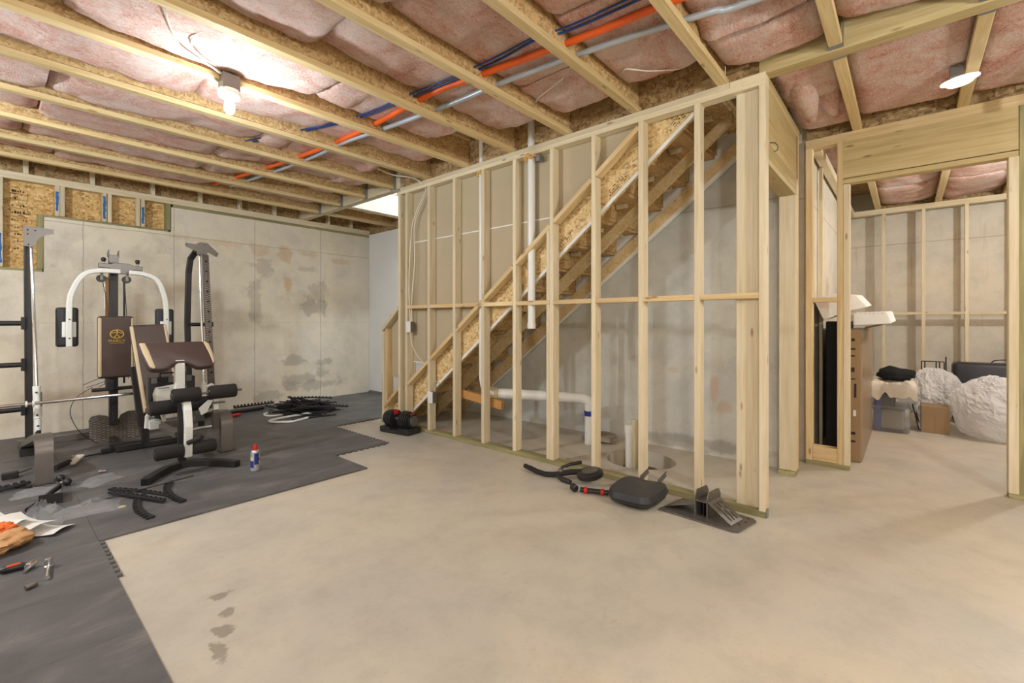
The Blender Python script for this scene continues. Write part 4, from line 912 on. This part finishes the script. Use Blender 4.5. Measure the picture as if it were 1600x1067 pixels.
# spray can
c = (1.43,3.99); t = thing('spray_can','blue and silver spray can with a red cap standing on the mat','spray can',(c[0],c[1],Z0))
MB().lathe((c[0],c[1],Z0),[(.028,0),(.032,.003),(.032,.15),(.030,.157),(.024,.166),(.018,.168)],n=24).build('can','aluminium',t,smooth=40)
MB().lathe((c[0],c[1],Z0+.168),[(.018,0),(.018,.012),(.017,.02),(.012,.045),(.006,.046)],n=16).build('cap','red_plastic',t,smooth=40)
def wrap(a0, a1, z0, z1, r, mat, nm):
    MB().grid(lambda u, v: (c[0]+r*math.cos(a0+(a1-a0)*u), c[1]+r*math.sin(a0+(a1-a0)*u), Z0+z0+(z1-z0)*v), 16, 1).build(nm, mat, t, smooth=60)
wrap(-2.1,-.4,.055,.145,.0323,'blue_label','label'); wrap(-3.4,-2.2,.03,.085,.0323,'blue_label','label'); wrap(-.95,-.4,.10,.14,.0326,'yellow_label','shield'); wrap(-1.0,-.45,.06,.085,.0326,'yellow_label','label')
wrap(-3.3,-2.35,.09,.115,.0323,'paper','label')
# knobs and hardware
def knobpair(x, y):
    t = thing('pull_pin','pair of round black knobs on chrome pins by the left gym foot','knob',(x,y,Z0))
    for dx, dy in ((-.012,.075),(.012,-.075)):
        MB().sphere((x+dx,y+dy,Z0+.028),.027,14).build('knob','black_plastic',t,smooth=60)
    MB().tube([(x-.01,y+.06,Z0+.02),(x+.01,y-.06,Z0+.02)],.008,8).build('pin','chrome',t,smooth=60)
    MB().lathe((x-.012,y+.005,Z0+.008),[(.016,0),(.016,.02)],(.6,-.5,0),10).build('nut','chrome',t)
knobpair(.382,4.74)
tag(MB().lathe((.59,4.86,Z0+.012),[(.012,0),(.012,.02),(.009,.022),(.009,.045)],(1,-.3,0),12).build('bolt','chrome',smooth=40),'single chrome bolt lying alone on the mat','bolt')
t = thing('cable_handle','black grip with a pale strap and clip lying behind the left gym foot','handle',(.45,5.3,Z0))
MB().tube([(.36,5.15,Z0+.03),(.46,5.3,Z0+.03)],.022,12).build('grip','foam_black',t,smooth=60)
MB().prism([(.45,5.28,Z0+.012),(.49,5.24,Z0+.012),(.57,5.42,Z0+.03),(.52,5.46,Z0+.03)],(0,0,.02)).build('strap','beige_cloth',t,bevel=.006)
MB().tube([(.54,5.44,Z0+.02),(.60,5.47,Z0+.02),(.66,5.5,Z0+.015),(.80,5.53,Z0+.015)],.007,8).build('clip','black_plastic',t)
t = thing('bracket_handle','black metal u shaped bracket with a bar lying on the mat','bracket',(.25,4.1,Z0))
MB().rtube([(.23,4.29,Z0+.035),(.335,4.25,Z0+.035),(.355,4.5,Z0+.035)],.006,.066).build('plate','black_steel',t)
MB().tube([(.175,4.18,Z0+.02),(.35,4.5,Z0+.055)],.016,12).build('bar','black_steel',t,smooth=60)
MB().tube([(.195,4.17,Z0+.012),(.25,4.27,Z0+.012)],.007,8).build('rod','chrome',t,smooth=60)
t = thing('small_bracket','small dark bracket at the left image edge under the weight pegs','bracket',(.12,5.2,Z0))
MB().box(.08,.17,5.18,5.24,Z0,Z0+.05).build('body','black_steel',t,bevel=.006); MB().tube([(.16,5.2,Z0+.03),(.24,5.3,Z0+.03)],.006,8).build('pin','grey_steel',t)
def bag(name, lab, c, sx, sy, h, rz, seed, mat='poly_bag'):
    def fn(u, v):
        a, b = u*2-1, v*2-1; e = max(0, 1-(abs(a)**3+abs(b)**3)*.9)
        wob = 1+.22*noise.noise((a*2.1,b*2.1,seed)); x, y = a*sx*wob, b*sy*wob
        z = h*e*(.55+.5*noise.noise((a*1.7,b*1.7,seed+3))) + h*.55*abs(noise.noise((a*5,b*5,seed+8)))*e
        return (c[0]+x*math.cos(rz)-y*math.sin(rz), c[1]+x*math.sin(rz)+y*math.cos(rz), Z0+.002+max(0,z))
    m = MB().grid(fn, 22, 14)
    lo = MB().grid(lambda u, v: (fn(u,v)[0], fn(u,v)[1], Z0+.001), 22, 14); m.add(lo.v, lo.f)
    return tag(m.build(name, mat, smooth=35), lab, 'plastic bag')
bag('plastic_bag','crumpled clear plastic bag nearest the toothed strips',(.425,3.94),.155,.10,.07,-.1,1)
bag('plastic_bag','clear plastic bag by the curved bench foot, farther back',(.57,4.58),.12,.07,.07,.6,5)
bag('plastic_bag','flat clear plastic bag behind the black u shaped bracket',(.24,4.63),.12,.09,.04,-.2,9)
bag('plastic_bag','clear plastic bag of hardware on top of the papers',(.225,3.93),.10,.12,.13,-.2,13)
t = thing('paper_bag','tan bag lying open at the left image edge','bag',(.02,3.52,Z0))
m = MB().sphere((0,0,0),1,40); m.v = [(.03+.145*a*(1+.25*noise.noise((a*3,b*3,e*3))+.08*noise.noise((a*9,b*9,e*9))), 3.62+.115*b*(1+.25*noise.noise((a*3,b*3,e*3+4))+.08*noise.noise((a*9,b*9,e*9+4))), Z0+.045+.05*max(-.85,e)*(1+.3*noise.noise((a*3,b*3,e*3+9))+.25*noise.noise((a*8,b*8,e*8+9)))) for a,b,e in m.v]
m.build('bag','paper_bag',t,smooth=45)
m = MB().sphere((0,0,0),1,32); m.v = [(.045+.07*a*(1+.4*noise.noise((a*3,b*3,e*3))), 3.70+.06*b*(1+.4*noise.noise((a*4,b*4,e*4+2))), Z0+.085+.03*e*(1+.5*noise.noise((a*4,b*4,e*4+4)))) for a,b,e in m.v]
m.build('orange_wrapper','orange_bag',t,smooth=45)
t = thing('instruction_sheets','curled white paper sheets spread over the tan bag','paper',(.18,3.58,Z0))
for k,(x0,y0,w_,h_,rz,zz) in enumerate(((.22,3.74,.22,.15,-.75,.02),(.15,3.80,.24,.14,-.95,.06),(.08,3.84,.2,.12,-.8,.085))):
    m = MB().grid(lambda u,v: (x0+(u-.5)*w_*math.cos(rz)-(v-.5)*h_*math.sin(rz), y0+(u-.5)*w_*math.sin(rz)+(v-.5)*h_*math.cos(rz), Z0+zz+.035*(2*u-1)**2*(1-.5*u)-.02*u+.008*math.sin(v*4)),14,6)
    m.build('sheet','paper',t,smooth=60)
t = thing('ratchet_wrench','chrome ratchet with a black and orange grip at the front left','wrench',(.11,3.25,Z0))
MB().tube([(.045,3.27,Z0+.016),(.06,3.268,Z0+.016),(.12,3.26,Z0+.016),(.135,3.255,Z0+.014)],.016,12,[.7,1,1,.6]).build('grip','black_plastic',t,smooth=60)
MB().box(.065,.115,3.252,3.276,Z0+.026,Z0+.0335).build('grip_inlay','rust_handle',t,bevel=.004)
MB().lathe((.145,3.235,Z0+.018),[(.014,-.02),(.017,-.015),(.017,.02),(.012,.022)],(.6,.8,0),12).build('head','chrome',t,smooth=40)
MB().tube([(.12,3.19,Z0+.01),(.15,3.235,Z0+.014)],.008,8).build('shank','chrome',t,smooth=60)
t = thing('socket_wrench','chrome socket wrench lying alone at the front left','wrench',(.20,3.12,Z0))
MB().tube([(.19,3.03,Z0+.012),(.203,3.17,Z0+.014)],.010,10,[1,.8]).build('handle','chrome',t,smooth=60)
MB().lathe((.204,3.18,Z0),[(.019,0),(.020,.012),(.015,.016),(.015,.045),(.011,.047)],n=14).build('head','chrome',t,smooth=40)
tag(MB().lathe((.117,2.99,Z0+.012),[(.011,0),(.012,.003),(.012,.03),(.010,.04)],(1,.35,0),12).build('socket','grey_steel',smooth=40),'small steel socket lying nearest the viewer on the mat','socket')
# white trim and red tool near the back wall
conduit('trim_curl','white bent plastic trim in front of the strip heap',[(2.62,5.62,Z0+.012),(2.38,5.55,Z0+.012),(2.22,5.72,Z0+.014),(2.32,5.83,Z0+.014),(2.75,5.80,Z0+.03)],.014,'white_metal',8)
conduit('trim_curl','white looped strap just behind the bent trim',[(2.5,6.05,Z0+.01),(2.35,6.1,Z0+.012),(2.36,6.25,Z0+.02),(2.6,6.25,Z0+.03),(2.8,6.1,Z0+.06)],.012,'white_metal',8)
conduit('trim_curl','white plastic strips behind the right gym foot',[(1.35,5.9,Z0+.01),(1.6,6.0,Z0+.012),(1.85,5.95,Z0+.012)],.013,'white_metal',8)
t = thing('bolt_cutter','red and black hand tool lying by the back wall','tool',(2.05,6.5,Z0))
MB().rtube([(1.92,6.42,Z0+.02),(2.14,6.45,Z0+.02)],.06,.03).build('body','red_plastic',t,bevel=.01); MB().rtube([(2.05,6.62,Z0+.025),(2.5,6.68,Z0+.025)],.06,.04).build('grip','black_plastic',t,bevel=.01)
bag('plastic_wrap','crumpled clear wrap against the wall behind the right gym foot',(1.75,6.72),.22,.10,.22,.1,31)
# ================================================================== THINGS ON THE CONCRETE
# adjustable dumbbell: axis along a slight diagonal
o0 = V(2.99,4.22,0); ax = V(.16,-.99,0).normalized(); sd2 = V(ax.y,-ax.x,0)
t = thing('adjustable_dumbbell','black adjustable dumbbell with red dials in its tray by the half wall','dumbbell',tuple(o0))
MB().obox(o0+V(0,0,.022), ax*.215, sd2*.10, V(0,0,.022)).build('tray','black_plastic',t,bevel=.012,seg=2)
for s_ in (-1,1): MB().obox(o0+ax*.135*s_+V(0,0,.05), ax*.075, sd2*.105, V(0,0,.018)).build('tray_cradle','black_plastic',t,bevel=.01)
for s_ in (-1,1):
    for k in range(6):
        r = (.098,.098,.096,.092,.085,.072)[k]
        MB().lathe(tuple(o0+ax*s_*(.06+k*.024)+V(0,0,.145)), [(r*.5,0),(r,.002),(r,.018),(r*.5,.02)], tuple(ax*s_), 24).build('weight_plate','black_plastic',t,smooth=40)
    MB().lathe(tuple(o0+ax*s_*.200+V(0,0,.145)), [(.055,0),(.055,.012),(.03,.014),(.03,.018),(.012,.019)], tuple(ax*s_), 20).build('dial','dark_grey_metal',t,smooth=40)
    MB().obox(o0+ax*s_*.065+V(0,0,.215), ax*.014, sd2*.03, V(0,0,.022)).build('red_tab','red_plastic',t,bevel=.005)
    MB().obox(o0+ax*s_*.185+V(0,0,.205), ax*.010, sd2*.026, V(0,0,.016)).build('red_tab','red_plastic',t,bevel=.004)
MB().tube([o0-ax*.07+V(0,0,.145), o0+ax*.07+V(0,0,.145)], .018, 14).build('handle','grey_steel',t,smooth=60)
# handlebar
t = thing('handlebar','black curved exercise handlebar lying by the bottom plate','handlebar',(2.98,2.15,0))
MB().tube([(2.885,2.36,.042),(2.875,2.29,.038),(2.865,2.22,.03),(2.87,2.14,.025),(2.89,2.08,.03),(2.92,2.03,.04),(2.97,1.965,.055),(3.03,1.90,.055)],.020,14,[.9,1,1,1,1,1,1.1,1.1]).build('bar','foam_black',t,smooth=60)
MB().tube([(2.92,2.03,.05),(2.94,2.03,.085),(3.01,1.995,.10),(3.10,1.96,.10)],.015,12,[.9,.8,.9,1]).build('brake_lever','black_plastic',t,smooth=60)
MB().tube([(2.90,2.05,.03),(2.87,1.98,.02),(2.86,1.90,.018)],.020,12,[.8,1,.9]).build('clamp','black_plastic',t,smooth=60)
MB().sphere((2.925,2.035,.06),.022,10).build('joint','dark_grey_metal',t,smooth=60)
# wheel shaped console with red ringed tube
t = thing('console_wheel','round black console with red rings next to the seat cushion','gym part',(2.95,1.80,0))
MB().lathe((2.98,1.80,.05),[(.06,0),(.095,.004),(.10,.02),(.10,.035),(.085,.048),(.06,.050),(.001,.050)],(-.15,.12,1),26).build('housing','black_plastic',t,smooth=40)
MB().lathe((2.975,1.804,.101),[(.06,0),(.055,.002),(.001,.002)],(-.15,.12,1),24).build('face','dark_grey_metal',t)
tb = MB().tube([(2.76,1.75,.028),(2.835,1.57,.028)],.018,14).build('tube','black_plastic',t,smooth=60)
for x_, y in ((2.775,1.715),(2.82,1.607)): MB().lathe((x_,y,.028),[(.018,-.012),(.022,-.01),(.022,.01),(.018,.012)],(.38,-.92,0),16).build('red_ring','red_plastic',tb,smooth=40)
MB().lathe((2.75,1.78,.028),[(.02,0),(.026,.005),(.026,.04),(.015,.042)],(.3,.8,.1),12).build('connector','black_plastic',t,smooth=40)
# seat cushion: diamond orientation
t = thing('seat_cushion','black padded seat cushion with two grey metal brackets','seat cushion',(2.99,1.38,0))
ctr = V(2.905,1.385,.062); e1 = V(.06,-1,0).normalized(); e2 = V(1,.06,0).normalized(); upv = V(-.10,.0,1).normalized()
def cush(u, v, top):
    a, b = u*2-1, v*2-1; k = (abs(a)**4+abs(b)**4)**.25; q = max(abs(a),abs(b)); s_ = 1 if k < 1e-6 else q/k
    a2, b2 = a*s_, b*s_; rr = max(0,1-q**8)
    z = (.036*min(1,rr*2.2)**.6+.004*math.cos(a*1.2)*rr - .014*math.exp(-((a2-.05)**2+(b2-.85)**2)*9)) if top else -.04*min(1,rr*1.6)**.7
    wd = .168+.006*b2
    return ctr+e1*a2*wd+e2*b2*.20+upv*z
for tp, nm in ((True,'cover'),(False,'shell')): MB().grid(lambda u,v: cush(u,v,tp),26,26).build(nm,'black_vinyl' if tp else 'black_plastic',t,smooth=60)
for s_ in (-.06,.07):
    p = ctr+e2*.19+e1*s_*1.0+V(0,0,.02)
    MB().prism([p+V(0,0,-.02),p+e2*.16+V(0,0,.005),p+e2*.165+V(0,0,.012),p+e2*.145+V(0,0,.016),p+e2*.15+V(0,0,.028),p+e2*.165+V(0,0,.032),p+e2*.16+V(0,0,.04),p+V(0,0,.025)], e1*.006).build('bracket','dark_grey_metal',t)
# slotted bracket base
t = thing('slotted_bracket','grey steel slotted bracket base lying by the corner stud','bracket',(2.96,.92,0))
A_, B_, C_, D_ = V(2.85,1.215,.004), V(2.82,.735,.004), V(3.08,.685,.004), V(3.13,1.16,.004)
MB().prism([A_, A_.lerp(B_,.95), B_.lerp(C_,.08), B_.lerp(C_,.9), C_.lerp(D_,.06), D_], V(0,0,.008)).build('base_plate','dark_grey_metal',t)
ex = (C_-B_).normalized(); ey = (A_-B_).normalized()
def bp3(a, b, z): return B_+ey*a+ex*b+V(0,0,z)
for a in (.20,.275):          # two upright cheeks
    MB().prism([bp3(a,.06,.008),bp3(a,.22,.008),bp3(a,.22,.13),bp3(a,.20,.165),bp3(a,.08,.165),bp3(a,.06,.13)], ey*.006).build('cheek','dark_grey_metal',t)
MB().prism([bp3(.20,.06,.10),bp3(.28,.06,.10),bp3(.28,.22,.10),bp3(.20,.22,.10)], V(0,0,.005)).build('bridge','dark_grey_metal',t)
for a in (.215,.235,.255): MB().prism([bp3(a,.08,.008),bp3(a,.2,.008),bp3(a,.2,.10),bp3(a,.08,.10)], ey*.004).build('rib','black_steel',t)
p0, p1 = bp3(.197,.05,.11), bp3(.06,.05,.010); p2, p3 = bp3(.06,.20,.010), bp3(.197,.20,.11)
rows = [0,.10,.22,.34,.46,.58,.70,.82,.9,1]
mm = MB(); nz = (p1-p0).cross(p3-p0).normalized()*.004
for i in range(9):             # ramp of bars with open slots between
    a, b = i/9, (i+1)/9
    def q(u, v): return p0.lerp(p1,u).lerp(p3.lerp(p2,u),v)
    if i in (2,4,6): segs = ((0,.12),(.88,1))
    else: segs = ((0,1),)
    for s0, s1 in segs: mm.prism([q(s0,a),q(s1,a),q(s1,b),q(s0,b)], nz)
mm.build('slotted_ramp','dark_grey_metal',t)
MB().prism([bp3(.285,.05,.075),bp3(.285,.21,.075),bp3(.47,.21,.012),bp3(.47,.05,.012)], V(0,0,.004)).build('ramp','dark_grey_metal',t)
for a, b in ((.04,.23),(.03,.17),(.04,.11),(.42,.23)): MB().lathe(tuple(bp3(a,b,.0121)),[(.006,0),(.006,.0008)],n=10).build('hole','black_hole',t)
# ================================================================== STORAGE ROOM
t = thing('tall_carton','tall brown cardboard carton in shrink film just inside the doorway','box',(5.7,.36,0))
MB().box(4.93,6.5,.30,.41,0,1.15).build('carton','cardboard',t,bevel=.008)
MB().box(4.97,6.51,.293,.417,.0,1.155).build('shrink_film','shrink_film',t,bevel=.006)
for y_,z_,a_,b_ in ((.355,1.06,.012,.012),(.36,.98,.02,.008),(.36,.92,.018,.006),(.36,.80,.015,.02),(.36,.72,.02,.005),(.34,.62,.008,.06),(.36,.25,.02,.012),(.36,.18,.02,.008)): MB().box(4.9275,4.93,y_-a_,y_+a_,z_-b_,z_+b_).build('printed_mark','ink',t)
MB().box(4.926,4.93,.335,.355,.40,.45).build('label','paper',t)
t = thing('stored_mirror','tall black panel stored behind the door framing','panel',(5.7,.54,0))
MB().box(5.0,6.45,.46,.56,0,1.22).build('black_backing','black_hole',t,bevel=.01)
MB().box(5.0,5.5,.455,.46,1.10,1.115).build('torn_tape','paper',t)
tag(MB().prism([(4.92,.645,1.42),(4.92,.565,1.225),(4.96,.42,1.30),(5.0,.26,1.345),(5.02,.34,1.45),(5.0,.50,1.47)],(.7,0,.03)).build('foam_sheet','foam_white',bevel=.01),'large sloping white foam sheet on top of the black panel','foam')
t = thing('foam_block','white ribbed foam packing block on top of the tall carton','foam',(5.3,.28,1.15))
MB().prism([(4.98,.36,1.18),(4.98,.36,1.29),(5.0,.13,1.30),(5.0,.10,1.20)],(.75,-.02,.02)).build('block','foam_white',t,bevel=.012)
for k in range(7): MB().box(4.975,4.985,.14+k*.03,.155+k*.03,1.285,1.30).build('rib','foam_white',t)
tag(MB().prism([(5.2,.29,1.155),(5.2,.16,1.19),(5.9,.16,1.19),(5.9,.29,1.155)],(0,0,.012)).build('flap','cardboard'),'open cardboard flap under the foam block','box flap')
t = thing('storage_bin','stack of clear plastic storage bins draped with cloth','storage bin',(6.7,.14,0))
for k,(z0,z1) in enumerate(((0,.30),(.28,.50))):
    MB().box(6.5,6.98,-.02+k*.01,.29-k*.01,z0,z1-.02).build('bin','clear_bin',t,bevel=.02,seg=2)
    MB().box(6.49,6.99,-.03,.30,z1-.035,z1-.01).build('rim','clear_bin',t,bevel=.006)
MB().box(6.54,6.9,.10,.26,.26,.45).build('dark_contents','black_cloth',t,bevel=.03); MB().box(6.56,6.9,.02,.26,.03,.24).build('grey_contents','stone',t,bevel=.02); MB().box(6.508,6.52,.22,.28,.02,.42).build('blue_contents','blue_label',t,bevel=.004)
def cloth(name, lab, c, sx, sy, top, drop, seed, mat, cat='cloth'):
    def fn(u, v):
        a, b = u*2-1, v*2-1; q = max(abs(a)/.78, abs(b)/.72); o = max(0, q-1)
        x, y = c[0]+sx*max(-.8,min(.8,a))*(1+.05*noise.noise((a*3,b*3,seed))), c[1]+sy*max(-.78,min(.78,b))*(1+.05*noise.noise((a*4,b*3,seed+2)))
        z = top+.035*noise.noise((a*3,b*3,seed))+.02*noise.noise((a*8,b*8,seed+5)) - drop*o*3.2*(.7+.6*noise.noise((a*3,b*3,seed+7)))
        return (x, y, z)
    return tag(MB().grid(fn,30,30).build(name,mat,smooth=60), lab, cat)
cloth('draped_cloth','beige cloth draped over the clear storage bins',(6.74,.13),.36,.27,.55,.26,5,'beige_cloth')
m = MB().sphere((0,0,0),1,20); m.v = [(6.75+.17*a*(1+.35*noise.noise((a*2,b*2,e*2))), .10+.17*b*(1+.35*noise.noise((a*2,b*2,e*2+5))), .62+.085*max(-.6,e)*(1+.4*noise.noise((a*2,b*2,e*2+9)))) for a,b,e in m.v]
tag(m.build('dark_clothes','black_cloth',smooth=50),'crumpled black clothes on top of the beige cloth','clothes')
tag(MB().rtube([(6.92,-.05,.28),(6.74,-.105,.03)],.02,.03).build('flat_bar','black_steel',bevel=.003),'dark stick leaning between bins and cardboard box','stick')
m = MB().sphere((0,0,0),1,18); m.v = [(7.25+.15*a, .09+.10*b*(1+.3*noise.noise((a*2,b*2,e*2))), .14+.13*max(-.9,e)*(1+.3*noise.noise((a*2,b*2,e*2+9)))) for a,b,e in m.v]
tag(m.build('wrapped_bundle','foam_white',smooth=50),'pale wrapped bundle on the floor behind the stick','bundle')
t = thing('cardboard_box','small brown cardboard box in front of the bubble wrap','box',(6.9,-.23,0))
MB().box(6.76,7.02,-.345,-.115,0,.29).build('box','cardboard',t,bevel=.004)
MB().box(6.757,6.76,-.345,-.23,0,.17).build('front_flap','cardboard',t)
def lump(name, lab, c, r, seed, mat, cat, amp=.2):
    m = MB().sphere((0,0,0),1,84); out = []
    for a,b,e in m.v:
        k = 1+amp*noise.noise((a*1.7+seed,b*1.7,e*1.7))+amp*.55*noise.noise((a*4.5+seed,b*4.5,e*4.5))+amp*.4*noise.noise((a*11+seed,b*11,e*11))+amp*.28*noise.noise((a*26+seed,b*26,e*26))
        out.append((c[0]+r[0]*a*k, c[1]+r[1]*b*k, max(.004, c[2]+r[2]*e*k)))
    m.v = out; return tag(m.build(name,mat,weld=True),lab,cat)
lump('bubble_wrap','big bundle of clear bubble wrap on the storage room floor',(6.86,-.70,.30),(.34,.35,.36),2,'bubble_wrap','bubble wrap',.11)
lump('bubble_wrap','smaller bubble wrap bundle piled behind the cardboard box',(7.30,-.24,.36),(.20,.25,.30),8,'bubble_wrap','bubble wrap',.14)
tag(MB().box(7.60,7.85,-1.7,-.41,.0,.73).build('headboard','black_vinyl',bevel=.05,seg=4,smooth=40),'black upholstered headboard behind the bubble wrap','headboard')
t = thing('wire_rack','thin black wire rack beside the headboard','rack',(7.42,-.2,0))
for y in (-.13,-.16,-.26,-.29,-.33): MB().tube([(7.42,y,.0),(7.42,y,.74)],.006,6).build('wire','black_steel',t)
MB().tube([(7.42,-.13,.74),(7.42,-.33,.74)],.006,6).build('wire','black_steel',t); MB().tube([(7.42,-.345,0),(7.42,-.345,.80)],.007,6).build('wire','black_steel',t)
conduit('cord','dark cord lying along the top of the headboard',[(7.7,-.74,.735),(7.7,-.78,.765),(7.7,-.9,.775),(7.7,-1.1,.77)],.007,'black_plastic',6)
